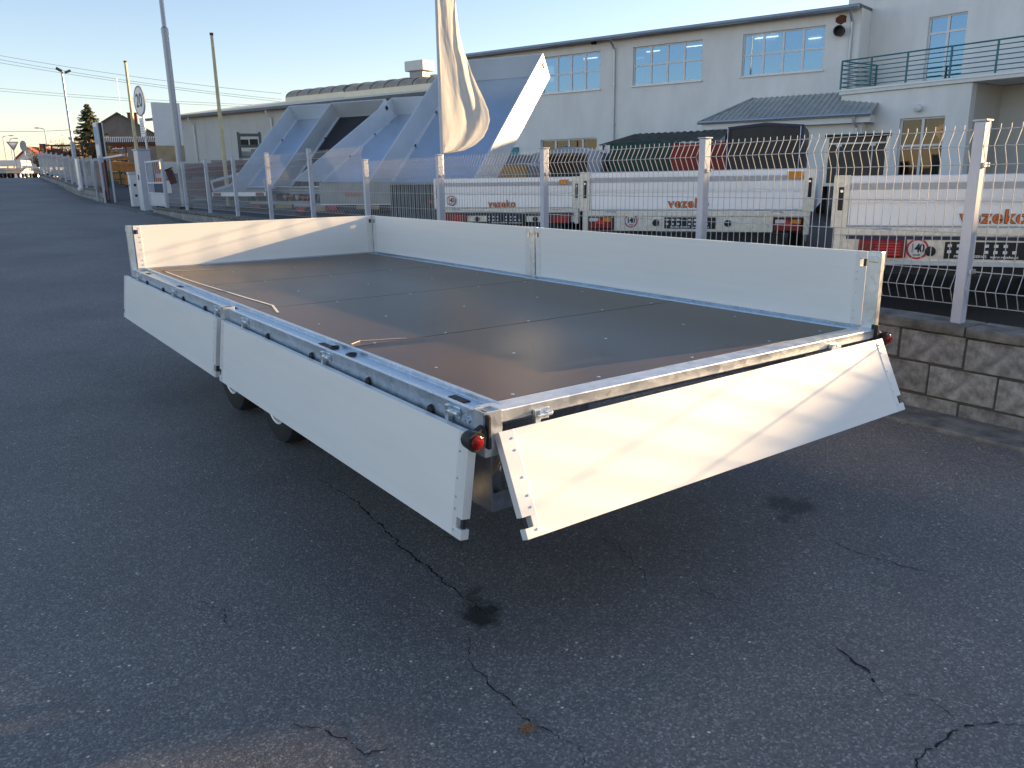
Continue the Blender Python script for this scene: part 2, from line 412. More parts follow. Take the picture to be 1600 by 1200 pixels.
def sheet(name, xs, ys, fz, m):
    b = MB()
    v = [(x, y, fz(x, y)) for y in ys for x in xs]; n = len(xs)
    f = [(j * n + i, j * n + i + 1, (j + 1) * n + i + 1, (j + 1) * n + i) for j in range(len(ys) - 1) for i in range(n - 1)]
    b.add(v, f)
    return tag(b.build(name, m, fix=False, smooth=True), kind='structure')
ys = [-60, -20, -6, 0, 2, 4, 6, 8, 10, 12, 14, 16, 18, 20, 22, 24, 27, 30, 33, 36, 38, 40, 42, 44, 46, 48, 50, 52, 54, 58, 64, 72, 90, 140, 300, 900]
road = sheet('road', [-400, -60, -20, -8, -4, 0, 2, 3.30, 3.70], ys, lambda x, y: road_h(y), ASPH)
ysy = [-60, -20, -6, 0, 3, 6, 9, 12, 15, 18, 22, 25, 28, 32, 38, 44, 50, 56, 64]
def yz(x, y):
    if y < 22.3: return yard_h(x, y)
    t = min(1, max(0, (x - 3.66) / 4.0)); return (road_h(y) - 0.004) * (1 - t) + max(yard_h(x, y), road_h(y) - .1) * t
sheet('yard', [3.66, 4.3, 5, 6, 8, 14, 20, 30, 60, 120], sorted(ysy + [22.35, 23.5]), yz, ASPHY)
sheet('far_field', [3.30, 20, 120, 500], [64.05, 90, 140, 300, 900], lambda x, y: 1.88, EARTH)
sheet('gateway', [3.30, 3.66], [22.6, 24, 26, 28, 30.2], lambda x, y: road_h(y) + 0.004, KERB)

# cracks as thin ribbons a few mm wide lying in the road
def crack(pts, w=0.007, jag=0.018, seed=1):
    rnd = random.Random(seed); path = []
    for (a, b_) in zip(pts, pts[1:]):
        n = max(2, int(math.dist(a, b_) / 0.014))
        for i in range(n):
            t = i / n; path.append((a[0] + (b_[0] - a[0]) * t + jag * (1.3 * noise.noise((a[0] * 9 + t * 3, seed, 0)) + rnd.uniform(-.28, .28)), a[1] + (b_[1] - a[1]) * t + jag * (1.3 * noise.noise((a[1] * 9 + t * 3, seed, 7)) + rnd.uniform(-.28, .28))))
    path.append(pts[-1])
    b = MB(); vv = []; ff = []
    for i, p in enumerate(path):
        q = path[min(i + 1, len(path) - 1)]; o = path[max(i - 1, 0)]
        d = Vector((q[0] - o[0], q[1] - o[1])).normalized(); nrm = Vector((-d.y, d.x))
        ww = w * rnd.uniform(0.15, 1.0) * (0.3 + 0.7 * math.sin(math.pi * (i + 0.5) / len(path)))
        for s in (-1, 1): vv.append((p[0] + nrm.x * s * ww / 2, p[1] + nrm.y * s * ww / 2, 0.003 + road_h(p[1])))
        if i and rnd.random() > 0.08: ff.append((2 * i - 2, 2 * i - 1, 2 * i + 1, 2 * i))
    b.add(vv, ff); return b.build('crack', CRACKM, road)
CRACKS = [
    ([(0.17, 1.78), (0.19, 1.35), (0.15, 0.89), (0.14, 0.51), (0.14, 0.21)], 0.012, 0.018),
    ([(0.03, 0.15), (-0.06, 0.0), (-0.06, -0.19), (-0.07, -0.33), (-0.02, -0.47), (-0.07, -0.60)], 0.006, 0.018),
    ([(0.85, 0.47), (0.84, 0.26), (0.74, 0.05)], 0.005, 0.014),
    ([(1.58, -0.04), (1.56, -0.28), (1.61, -0.48), (1.63, -0.61)], 0.006, 0.016),
    ([(0.87, -0.05), (0.85, -0.18), (0.91, -0.28)], 0.004, 0.014),
    ([(0.92, -0.59), (0.89, -0.72), (0.82, -0.82)], 0.011, 0.010),
    ([(0.55, -1.12), (0.62, -1.02), (0.75, -1.02), (0.86, -1.02), (0.95, -1.07), (0.99, -1.12)], 0.009, 0.014),
    ([(0.86, -1.02), (0.90, -0.92), (0.86, -0.84)], 0.004, 0.012),
    ([(-0.63, 0.89), (-0.58, 0.78), (-0.60, 0.64)], 0.006, 0.012),
    ([(-0.60, 0.05), (-0.54, -0.01), (-0.50, -0.11), (-0.49, -0.17), (-0.41, -0.20)], 0.007, 0.012),
    ([(0.30, 0.95), (0.36, 0.74), (0.30, 0.60)], 0.004, 0.012),
]
for i, (p, w, j) in enumerate(CRACKS): crack(p, w, j, i + 3)

# ------------------------------------------------------------------ block wall, capstones, kerb, mesh fence
XF = 3.719
def cap_z(y): return 0.556 + 0.0175 * min(max(y, -9), 11.5) + 0.006 * max(0, y - 11.5)
wall = empty('block_wall', (3.63, 0, 0), 0, 'low grey concrete block wall with flat capstones under the mesh fence beside the trailer', 'wall')
def wall_run(root, y0, y1, zc, core=True, step=0.4):
    x = root.location.x
    if core:
        b = MB(); n = 12
        for i in range(n):
            a = y0 + (y1 - y0) * i / n; c = y0 + (y1 - y0) * (i + 1) / n
            zt = min(zc(a), zc(c)) - 0.062
            b.prism([(0.008, a + 0.002, road_h(a) - 0.15), (0.008, c, road_h(a) - 0.15), (0.008, c, zt), (0.008, a + 0.002, zt)], (0.20, 0, 0))
        b.build('mortar_core', MORTAR, root)
    ubox = MB().box(0, 0.05, -0.193, 0.193, -0.092, 0.092).mesh('block')
    rnd = random.Random(5)
    row = 0
    for row in range(3):
        y = y0 + (0.2 if row % 2 else 0.0) + 0.2
        while y < y1 - 0.1:
            z = zc(y) - 0.062 - 0.1 - 0.2 * row
            if z + 0.09 > road_h(y) + 0.01:
                o = place('block', ubox, BLOCK, root, (rnd.uniform(-0.004, 0.003), y + rnd.uniform(-0.004, 0.004), z), (rnd.uniform(-.006, .006), rnd.uniform(-.006, .006), rnd.uniform(-.006, .006)))
                b = o.modifiers.new('bevel', 'BEVEL'); b.width = 0.006; b.segments = 2
            y += step
    cm = MB().box(-0.03, 0.235, -0.497, 0.497, -0.03, 0.03).mesh('capstone')
    y = y0 + 0.5
    while y < y1 - 0.3:
        o = place('capstone', cm, CAPST, root, (rnd.uniform(-.006, .006), y, zc(y) - 0.03), (math.atan2(zc(y + .4) - zc(y - .4), .8) + rnd.uniform(-.006, .006), rnd.uniform(-.01, .01), rnd.uniform(-.006, .006)))
        b = o.modifiers.new('bevel', 'BEVEL'); b.width = 0.010; b.segments = 2
        y += 1.0
wall_run(wall, -3.62, 22.38, cap_z)

kerb = empty('kerb', (3.3, 0, 0), 0)
tag(kerb, kind='structure')
km = MB().box(0, 0.325, -0.495, 0.495, -0.08, 0.022).mesh('kerb_slab')
y = -5.66
rk = random.Random(3)
while y < 22.5:
    o = place('kerb_slab', km, KERB, kerb, (rk.uniform(-.006, .006), y, road_h(y)), (math.atan2(road_h(y + .5) - road_h(y - .5), 1), rk.uniform(-.01, .01), rk.uniform(-.005, .005)))
    b = o.modifiers.new('bevel', 'BEVEL'); b.width = 0.008; b.segments = 1
    y += 1.0

HZ = [0.673, 0.767, 0.871, 1.09, 1.275, 1.477, 1.577, 1.669]
def panel_mesh(length, coarse=1):
    b = MB(); fold = {0.767: -0.05, 1.577: -0.05}
    prof = [(fold.get(z, 0.0), z) for z in HZ] + [(0.0, 1.697)]
    n = int(length / 0.0545); r = 0.0027
    for i in range(n + 1):
        y = -length / 2 + length * i / n
        b.tube([(x, y, z) for x, z in prof], r, 5, False)
    for z in HZ:
        b.tube([(fold.get(z, 0.0) + 0.004, -length / 2, z), (fold.get(z, 0.0) + 0.004, length / 2, z)], r, 5, False)
    return b.mesh('wire_panel', True, False)
PANEL = panel_mesh(1.955)
POSTM = MB().box(-0.033, 0.033, -0.03, 0.03, -0.02, 1.0).mesh('post')
CLIPM = MB().box(-0.012, 0.012, -0.014, 0.014, -0.012, 0.012).mesh('clip')
def fence_run(root, posts, panels):
    for (y, zb, zt) in posts:
        b = MB().box(-0.033, 0.033, -0.030, 0.030, zb - 0.01, zt - 0.006)
        po = b.build('post', FPOST, root, (0, y, 0), bevel=0.004)
        MB().box(-0.041, 0.041, -0.039, 0.039, zt - 0.004, zt + 0.006).build('post_cap', FPOST, po, bevel=0.003)
        cl = MB()
        for zz in (0.87, 1.477): 
            cl.box(0.034, 0.046, -0.045, 0.045, zz - 0.012 + zt - 1.717, zz + 0.012 + zt - 1.717)
            cl.box(-0.015, 0.015, -0.046, -0.031, zz - 0.012 + zt - 1.717, zz + 0.012 + zt - 1.717)
        cl.build('clip', GALV, po)
    for (y, dz) in panels:
        place('wire_panel', PANEL, WIRE, root, (0.0, y, dz))
SP = 2.0412
fence = empty('mesh_fence', (XF, 0, 0), 0, 'silver wire mesh fence with folded panels and grey square posts on the low block wall', 'fence')
fp = []; fn = []
for k in range(-2, 11):
    y = 0.4843 + SP * k; zt = 1.717 if k <= 4 else 1.937
    fp.append((y, cap_z(y), zt))
    if k < 10: fn.append((y + SP / 2, 0 if k < 4 else 0.20))
fence_run(fence, fp, fn)

# ------------------------------------------------------------------ the flatbed trailer
W, L, HB, YM = 2.054, 4.828, 0.327, 2.426
ZB = 0.794
T = empty('flatbed_trailer', (0, 0, 0), R(0.60), 'long flatbed trailer with black plywood floor, white dropsides, left side and tailgate folded down', 'trailer', rx=R(0.20))
def Z(z): return ZB + z
# floor sheets with open seams between them
seams = [0.078, 1.085, 2.290, 3.450, 4.775]
for a, c in zip(seams, seams[1:]):
    MB().box(0.112, 1.955, a + 0.003, c - 0.003, Z(-0.020), Z(0.0)).build('floor_sheet', BED, T, bevel=0.0012)
sc = MB()
for yy in [0.12, 0.58, 1.115, 1.67, 2.25, 2.80, 3.42, 4.10, 4.70]:
    for xx in (0.20, 0.545, 1.01, 1.48, 1.82):
        x0 = xx + random.uniform(-.012, .012); y0 = yy + random.uniform(-.012, .012)
        sc.cyl((x0, y0, Z(0)), (x0, y0, Z(0.0016)), 0.0068, 0.005, 8)
sc.build('screw_heads', ZINC, T, kind='stuff')
b = MB(); rs = random.Random(21)                       # dry scuffs worn into the film
for i in range(46):
    x0 = rs.choice([rs.uniform(.14, .7), rs.uniform(.14, 1.9)]); y0 = rs.choice([rs.uniform(.1, 1.3), rs.uniform(.1, 4.7)]); a = rs.gauss(1.4, .5); l = rs.uniform(.04, .24); w = rs.uniform(.0006, .0016)
    d = Vector((math.cos(a), math.sin(a), 0)); nn = Vector((-d.y, d.x, 0)) * w; p = Vector((x0, y0, Z(.0006))); q = p + d * l
    if q.x > 1.93 or q.x < .12 or q.y > 4.74 or p.y < .09: continue
    m_ = p.lerp(q, .5) + nn * rs.uniform(-4, 4)
    b.add([p, m_ - nn, q, m_ + nn], [(0, 1, 2, 3)])
b.build('scuff_marks', mat('dry_scuff', (.17, .12, .085), .7), T, kind='stuff', fix=False)
# side rails: folded channel
def rail(x0, sgn, name):
    b = MB()
    P = lambda u, z: (x0 + sgn * u, 0.03, Z(z))
    prof = [(0.0, -0.098), (0.0, 0.004), (0.014, 0.004), (0.014, -0.014), (0.094, -0.014), (0.094, 0.004), (0.108, 0.004), (0.108, -0.03), (0.02, -0.03), (0.02, -0.098)]
    b.prism([P(u, z) for u, z in prof], (0, L - 0.06, 0))
    return b.build(name, GALVR, T, bevel=0.002)
rl = rail(0.0, 1, 'side_rail'); rr = rail(W, -1, 'side_rail')
for yy in (0.209, 1.255, 2.507, 3.624, 4.55):
    MB().box(0.048, 0.074, yy - 0.045, yy + 0.045, Z(-0.0135), Z(-0.011)).build('lashing_slot', BLACK, rl)
    MB().box(W - 0.074, W - 0.048, yy - 0.045, yy + 0.045, Z(-0.0135), Z(-0.011)).build('lashing_slot', BLACK, rr)
for yy in (1.003, 1.17):
    ring = MB()
    ring.tube([(0.062 + 0.020 * math.cos(t), yy + 0.016 * math.sin(t), Z(-0.008)) for t in [i * math.pi / 8 for i in range(17)]], 0.004, 8, False)
    ring.cyl((0.062, yy, Z(-0.0138)), (0.062, yy, Z(-0.012)), 0.017, None, 12)
    ring.build('lashing_ring', DARK, rl, smooth=True)
for yy in (0.276, 0.721, 1.25, 1.778, 2.819, 3.30, 3.819, 4.3):
    MB().cyl((-0.010, yy, Z(-0.050)), (0.0, yy, Z(-0.050)), 0.014, 0.017, 12).build('rubber_buffer', BLACK, rl, smooth=True)
bo = MB()
for yy in (0.060, 0.082): bo.cyl((-0.005, yy, Z(-0.032)), (0.0, yy, Z(-0.032)), 0.010, 0.011, 12)
bo.build('bolt_heads', ZINC, rl, smooth=True)
rb = MB().box(0.03, W - 0.03, -0.012, 0.072, Z(-0.037), Z(0.003)).build('rear_beam', GALVL, T, bevel=0.004)
MB().box(0.03, W - 0.03, L - 0.05, L - 0.0, Z(-0.1), Z(0.003)).build('front_beam', GALV, T, bevel=0.004)
# corner posts and middle posts
def stub(x, y, h, lo=-0.125):
    b = MB(); s = 0.030; w = 0.004
    b.box(x - s, x + s, y - s, y - s + w, Z(lo), Z(h)); b.box(x - s, x + s, y + s - w, y + s, Z(lo), Z(h))
    b.box(x - s, x - s + w, y - s + w, y + s - w, Z(lo), Z(h)); b.box(x + s - w, x + s, y - s + w, y + s - w, Z(lo), Z(h))
    return b.build('stub_post', GALVL, T, bevel=0.001)
stub(0.026, 0.0, 0.010)
stub(0.006, YM - 0.008, 0.012, -0.10)
def post(x, y, wx=0.032, wy=0.062, lo=-0.15):
    b = MB().box(x - wx / 2, x + wx / 2, y - wy / 2, y + wy / 2, Z(lo), Z(HB))
    o = b.build('corner_post', GALVL, T, bevel=0.004)
    MB().box(x - wx / 2 - 0.004, x + wx / 2, y - 0.020, y + 0.020, Z(HB - 0.045), Z(HB - 0.020)).build('latch_catch', ZINC, o, bevel=0.003)
    return o
post(2.035, 0.030); post(2.035, YM, wy=0.052); post(2.035, L - 0.02, wy=0.05); post(0.02, L + 0.01, 0.04, 0.05)
# sideboards: local frame x = length, z = height from hinge edge, -y = outer face
def board(length, h, parent, name='sideboard', t=0.025, flip=1, notch=(True, True)):
    o = MB().box(0.045, length - 0.045, -t / 2, t / 2, 0, h).build(name, WHITE, parent, bevel=0.002)
    for i, xe in enumerate((0.0, length - 0.052)):
        b = MB()
        t2 = t / 2 + 0.0018
        if notch[i]:
            n0 = 0.0 if i == 0 else 0.022; n1 = n0 + 0.030
            zt0, zt1 = h - 0.062, h - 0.030
            b.box(xe, xe + 0.052, -t2, t2, 0, zt0)
            b.box(xe, xe + 0.052, -t2, t2, zt1, h + 0.001)
            if i == 0: b.box(xe + 0.030, xe + 0.052, -t2, t2, zt0, zt1)
            else: b.box(xe, xe + 0.022, -t2, t2, zt0, zt1)
        else: b.box(xe, xe + 0.052, -t2, t2, 0, h + 0.001)
        e = b.build('end_cap', CAP, o, bevel=0.001)
        r = MB()
        xr = xe + (0.040 if i == 0 else 0.012)
        for zz in (0.025, 0.06, 0.14, h * 0.62, h - 0.085, h - 0.02):
            for s in (-1, 1): r.cyl((xr, s * t2, zz), (xr, s * (t2 + 0.0022), zz), 0.0042, 0.003, 8)
        r.build('rivets', ZINC, o, smooth=True, kind='stuff')
        if notch[i]:
            xb = xe + (0.012 if i == 0 else 0.040)
            MB().box(xb - 0.006, xb + 0.006, -0.006, 0.006, h - 0.066, h - 0.028).build('latch_bolt', DARK, o)
            MB().box(xe + (0.0302 if i == 0 else 0.0018), xe + (0.0315 if i == 0 else 0.0218), -t2 + 0.002, t2 - 0.002, h - 0.061, h - 0.031).build('latch_recess', BLACK, o)
    b = MB()
    for s in (-1, 1):
        b.box(0.052, length - 0.052, s * (t / 2 + 0.0002) - 0.0007, s * (t / 2 + 0.0002) + 0.0007, 0.0, 0.018)
        b.box(0.052, length - 0.052, s * (t / 2 + 0.0002) - 0.0006, s * (t / 2 + 0.0002) + 0.0006, h - 0.012, h + 0.0008)
    b.build('edge_profile', WHITE, o)
    return o
def setb(o, loc, rot): o.location = loc; o.rotation_euler = rot; return o
# right side, standing (length along +y; local y axis points to -x)
setb(board(2.325, HB - 0.012, T), (2.040, 0.066, Z(0.008)), (0, 0, R(90)))
setb(board(2.335, HB - 0.012, T), (2.040, YM + 0.03, Z(0.008)), (0, 0, R(90)))
# front board standing
setb(board(1.975, HB - 0.008, T, 'front_board'), (0.043, L - 0.013, Z(0.006)), (0, 0, 0))
# left side hanging down: rotate 180 about its length
ALPHA = R(7.5)
def hang(o, y): 
    o.rotation_euler = (R(180) + ALPHA, 0, R(90)); o.location = (-0.030, y, Z(-0.052)); return o
hang(board(2.385, 0.318, T), -0.010)
hang(board(2.460, 0.318, T), 2.452)
# tailgate hanging, swung out at the bottom
tg = board(1.978, 0.312, T, 'tailgate')
tg.rotation_euler = (R(180) + R(25), 0, 0); tg.location = (0.045, -0.034, Z(-0.048))
tg.rotation_euler = (R(180) - R(25), R(-0.55), 0); tg.location = (0.030, -0.036, Z(-0.055))
# hinges
def hinge(loc, rz):
    e = MB()
    e.box(-0.022, 0.026, -0.005, 0.0, -0.030, 0.004)
    e.cyl((-0.030, -0.012, -0.012), (0.030, -0.012, -0.012), 0.0085, None, 12)
    e.box(-0.036, -0.018, -0.020, -0.004, -0.050, 0.006)
    e.prism([(-0.036, -0.018, -0.046), (-0.036, -0.030, -0.050), (-0.036, -0.034, -0.064), (-0.036, -0.014, -0.060)], (0.020, 0, 0))
    e.cyl((0.004, -0.012, -0.012), (0.004, -0.020, -0.012), 0.012, 0.010, 6)
    return e.build('hinge', ZINC, T, loc, (0, 0, rz), bevel=0.0015)
for yy in (0.128, 1.08, 2.082, 2.545, 3.487, 4.536): hinge((0.0, yy, Z(-0.010)), R(-90))
for xx in (0.212, 1.707): hinge((xx, -0.012, Z(-0.022)), 0)
# marker lights on rubber arms
def marker(x, y, z, s, r):
    o = MB().lathe([(0.060, 0.0), (0.060, r * 0.55), (0.045, r * 0.86), (0.006, r), (0.0, r * 0.98), (0.0, r * 0.72), (0.006, 0.0)], (x, y, z), 'y', 24).build('marker_light', BLACK, T, smooth=True)
    MB().lathe([(0.004, r * 0.70), (-0.003, r * 0.68), (-0.006, r * 0.5), (-0.007, 0.0)], (x, y, z), 'y', 24).build('lens', LENS, o, smooth=True)
    b = MB(); b.beam((x + s * 0.020, y + 0.034, z), (x + s * 0.050, y + 0.034, z + 0.016), 0.022, 0.046)
    b.obox((x + s * 0.056, y + 0.034, z + 0.012), (0.012, 0.03, 0.10))
    b.build('arm', BLACK, o, bevel=0.003)
    return o
marker(-0.054, -0.066, Z(-0.058), 1, 0.0300)
marker(W + 0.012, -0.045, Z(-0.040), -1, 0.030)
# rear light bracket / corner leg below the bed
b = MB(); b.box(0.055, 0.061, 0.03, 0.15, Z(-0.33), Z(-0.09)); b.box(0.061, 0.17, 0.03, 0.036, Z(-0.33), Z(-0.27)); b.box(0.061, 0.17, 0.144, 0.15, Z(-0.33), Z(-0.09)); b.box(0.061, 0.17, 0.036, 0.144, Z(-0.33), Z(-0.324))
b.beam((0.08, 0.09, Z(-0.26)), (0.17, 0.09, Z(-0.13)), 0.03, 0.008)
b.build('corner_leg', GALVP, T, bevel=0.002)  # darker steel here puts the shade under the bed into the colour
b = MB()
for xx in (0.42, 1.60): b.box(xx, xx + 0.06, 0.08, L - 0.06, Z(-0.17), Z(-0.035))
for yy in (0.10, 0.9, 1.7, 2.5, 3.3, 4.1, 4.7): b.box(0.12, W - 0.12, yy, yy + 0.05, Z(-0.085), Z(-0.031))
b.build('chassis_frame', GALV, T)
tyre = MB().lathe([(-0.085, 0.17), (-0.088, 0.235), (-0.075, 0.272), (-0.05, 0.284), (0.05, 0.284), (0.075, 0.272), (0.088, 0.235), (0.085, 0.17)], (0, 0, 0), 'x', 40, True).mesh('tyre', True)
rimm = MB().lathe([(-0.084, 0.172), (-0.080, 0.160), (-0.040, 0.150), (-0.030, 0.10), (-0.045, 0.06), (-0.05, 0.0)], (0, 0, 0), 'x', 32).lathe([(-0.084, 0.172), (0.084, 0.172)], (0, 0, 0), 'x', 32).mesh('rim', True)
for xx, sg in ((0.30, 1), (W - 0.30, -1)):
    for yy in (2.44, 3.26):
        zc = 0.284
        wv = empty('wheel', (xx, yy, zc)); wv.parent = T
        place('tyre', tyre, TYRE, wv); r_ = place('rim', rimm, RIM, wv); r_.scale = (sg, 1, 1)
b = MB()
for yy in (2.44, 3.26): b.beam((0.38, yy, 0.36), (W - 0.38, yy, 0.36), 0.07, 0.07)
b.build('axle', GALV, T)
b = MB(); b.beam((0.45, L - 0.2, 0.60), (W / 2, L + 1.25, 0.46), 0.06, 0.08); b.beam((W - 0.45, L - 0.2, 0.60), (W / 2, L + 1.25, 0.46), 0.06, 0.08)
b.cyl((W / 2, L + 1.15, 0.46), (W / 2, L + 1.45, 0.46), 0.03, 0.045, 12); b.cyl((W / 2 + 0.08, L + 1.0, 0.62), (W / 2 + 0.08, L + 1.0, 0.16), 0.028, None, 12)
b.build('drawbar', GALV, T, smooth=True)

# things lying on the bed and on the road
def tw(p): return T.matrix_basis @ Vector(p)
bpy.context.view_layer.update()
def strap(pts, w, name, label, m=STRAP):
    b = MB(); vv = []; ff = []
    path = []
    for i in range(len(pts) - 1):
        for k in range(6):
            t = k / 6; path.append(Vector(pts[i]).lerp(Vector(pts[i + 1]), t))
    path.append(Vector(pts[-1]))
    for i, p in enumerate(path):
        d = (path[min(i + 1, len(path) - 1)] - path[max(i - 1, 0)]).normalized(); nrm = Vector((-d.y, d.x, 0))
        lift = 0.0006 + 0.0008 * abs(math.sin(i * 0.35))
        for s in (-1, 1):
            for zz in (0.0, 0.0015): vv.append(tw((p.x + nrm.x * s * w / 2, p.y + nrm.y * s * w / 2, Z(0.0) + lift + zz)))
    for i in range(len(path) - 1):
        a, c = 4 * i, 4 * i + 4
        ff += [(a + 1, a + 3, c + 3, c + 1), (a, c, c + 2, a + 2), (a, a + 1, c + 1, c), (a + 2, c + 2, c + 3, a + 3)]
    b.add(vv, ff)
    return tag(b.build(name, m, fix=True), label, 'strap')
strap([(0.165, 4.50, 0), (0.16, 3.95, 0), (0.185, 3.2, 0), (0.205, 2.75, 0), (0.225, 2.35, 0), (0.165, 2.10, 0)], 0.013, 'packing_strap', 'pale packing strap lying slack along the left edge of the black floor')
strap([(0.17, 4.48, 0), (0.34, 4.40, 0), (0.52, 4.36, 0)], 0.013, 'packing_strap', 'short pale strip of strap lying near the front left corner of the floor')
strap([(0.125, 1.14, 0), (0.18, 1.175, 0), (0.30, 1.13, 0), (0.36, 1.105, 0)], 0.004, 'straw_stalk', 'thin orange stalk lying beside the floor seam near the left rail')
lf = MB()
random.seed(11)
def sprig(name, loc, s, label, n=22):
    b = MB()
    for i in range(n):
        a = random.uniform(0, 6.28); p0 = Vector((random.uniform(-s, s) * .35, random.uniform(-s, s) * .35, random.uniform(.001, .004)))
        p1 = p0 + Vector((math.cos(a), math.sin(a), random.uniform(0, .5))) * s * random.uniform(.3, .7)
        b.tube([p0, p0.lerp(p1, .5) + Vector((0, 0, .002)), p1], [0.0016, 0.0013, 0.0006], 4)
    b.tube([(-s, -s * .3, .002), (0, 0, .004), (s, s * .5, .003)], 0.0014, 4)
    o = b.build(name, LEAFM, None, loc, (0, 0, random.uniform(0, 6)))
    return tag(o, label, 'twig')
sprig('dry_sprig', (-0.09, -0.34, 0.003), 0.030, 'small dry orange conifer sprig lying alone on the asphalt in the foreground')
o = sprig('dry_leaf', tw((0.155, 4.46, Z(0.003))), 0.02, 'small crumpled orange leaf on the front left corner of the trailer floor', 14)

# ------------------------------------------------------------------ parked trailers behind the fence
HEAD = R(-56.8)
def disc(b, cx, cz, r, y, n=28, r0=0.0):
    pts = [(cx + r * math.cos(2 * math.pi * i / n), y, cz + r * math.sin(2 * math.pi * i / n)) for i in range(n)]
    if r0 <= 0: b.add(pts, [tuple(range(n))]); return
    q = [(cx + r0 * math.cos(2 * math.pi * i / n), y, cz + r0 * math.sin(2 * math.pi * i / n)) for i in range(n)]
    b.add(pts + q, [(i, (i + 1) % n, n + (i + 1) % n, n + i) for i in range(n)])
LOGO_F = text_mesh('vezeko', 0.2, 0.0012, 0.0020, 0.0, 1.12)
LOGO_B = text_mesh('vezeko', 0.2, 0.0008, 0.0075, 0.0, 1.12)
T140 = text_mesh('140', 0.085, 0.0006, 0.0025, 0.0, 0.86)
TKM = text_mesh('km/h', 0.022, 0.0005, 0.0006)
TPL = text_mesh('PRODEJ A SERVIS   www.vezeko.cz', 0.026, 0.0006, 0.0006)
UP = (R(90), 0, 0)
def logo(root, x, y, z, s=1.0):
    o = place('logo', LOGO_F, ORANGE, root, (x, y - 0.004, z), UP); o.scale = (s, s, s)
    p = place('logo_outline', LOGO_B, INK, o, (0, 0, -0.003), (0, 0, 0))
    return o
def sticker(root, x, y, z):
    b = MB(); disc(b, x, z, 0.075, y - 0.001); o = b.build('speed_sticker', WPRINT, root, fix=False)
    b = MB(); disc(b, x, z, 0.074, y - 0.002, 28, 0.061); b.build('ring', REDP, o, fix=False)
    t = place('numerals', T140, INK, o, (x, y - 0.002, z + 0.004), UP); t.scale = (0.82, 1.0, 1)
    place('unit', TKM, INK, o, (x, y - 0.002, z - 0.043), UP)
def plate_holder(root, x0, x1, z0, z1, y):
    o = MB().box(x0, x1, y - 0.012, y, z0, z1).build('plate_holder', BLACK, root, bevel=0.003)
    b = MB(); rnd = random.Random(4); w = x1 - x0
    for i in range(9):
        cx = x0 + w * (0.06 + 0.11 * i)
        for cz in (z0 + (z1 - z0) * .42, z0 + (z1 - z0) * .78):
            if rnd.random() < .8: b.box(cx - .014, cx + .012, y - .0135, y - .0122, cz - .011, cz + .010)
    b.build('holes', WPRINT, o)
    t = place('lettering', TPL, WPRINT, o, ((x0 + x1) / 2, y - 0.0130, z0 + 0.017), UP); t.scale = (w / 0.50, 1, 1)
def light(root, x0, x1, z0, z1, y, bulged=True, framed=False):
    if framed: MB().box(x0 - .018, x1 + .018, y - 0.012, y, z0 - .014, z1 + .014).build('lamp_frame', BLACK, root, bevel=.003)
    o = MB().box(x0, x1, y - 0.045, y - 0.002, z0, z1).build('rear_light', LENS, root, bevel=0.012)
    if framed:
        xm = (x0 + x1) / 2; h = z1 - z0
        MB().box(xm + .03, x1 - .006, y - 0.048, y - 0.04, z1 - h * .38, z1 - .008).build('amber_lens', AMBER, o, bevel=.004)
        MB().box(x0 + .006, xm - .02, y - 0.048, y - 0.04, z1 - h * .36, z1 - .008).build('clear_lens', CLEAR, o, bevel=.004)
        MB().prism([(xm - .06, y - .046, z0 + h * .42), (xm + .06, y - .046, z0 + h * .42), (xm, y - .046, z1 - .012)], (0, -.006, 0)).build('reflector', REDP, o)
    else:
        b = MB()
        for i in range(5): b.box(x0 + (x1 - x0) * .35, x1 - .04, y - 0.0475, y - 0.044, z0 + .02 + i * .02, z0 + .03 + i * .02)
        b.build('ribs', REDP, o)
PROF = [(0.0, 0.0), (-0.004, 0.01), (-0.004, 0.03), (0.004, 0.40), (0.0045, 0.455), (-0.003, 0.46), (-0.003, 0.475), (0.003, 0.48), (0.003, 0.50), (-0.004, 0.505), (-0.004, 0.53), (-0.002, 0.54), (-0.002, 0.71), (0.0, 0.715), (-0.016, 0.845), (-0.012, 0.86), (-0.010, 0.985), (-0.004, 1.0)]
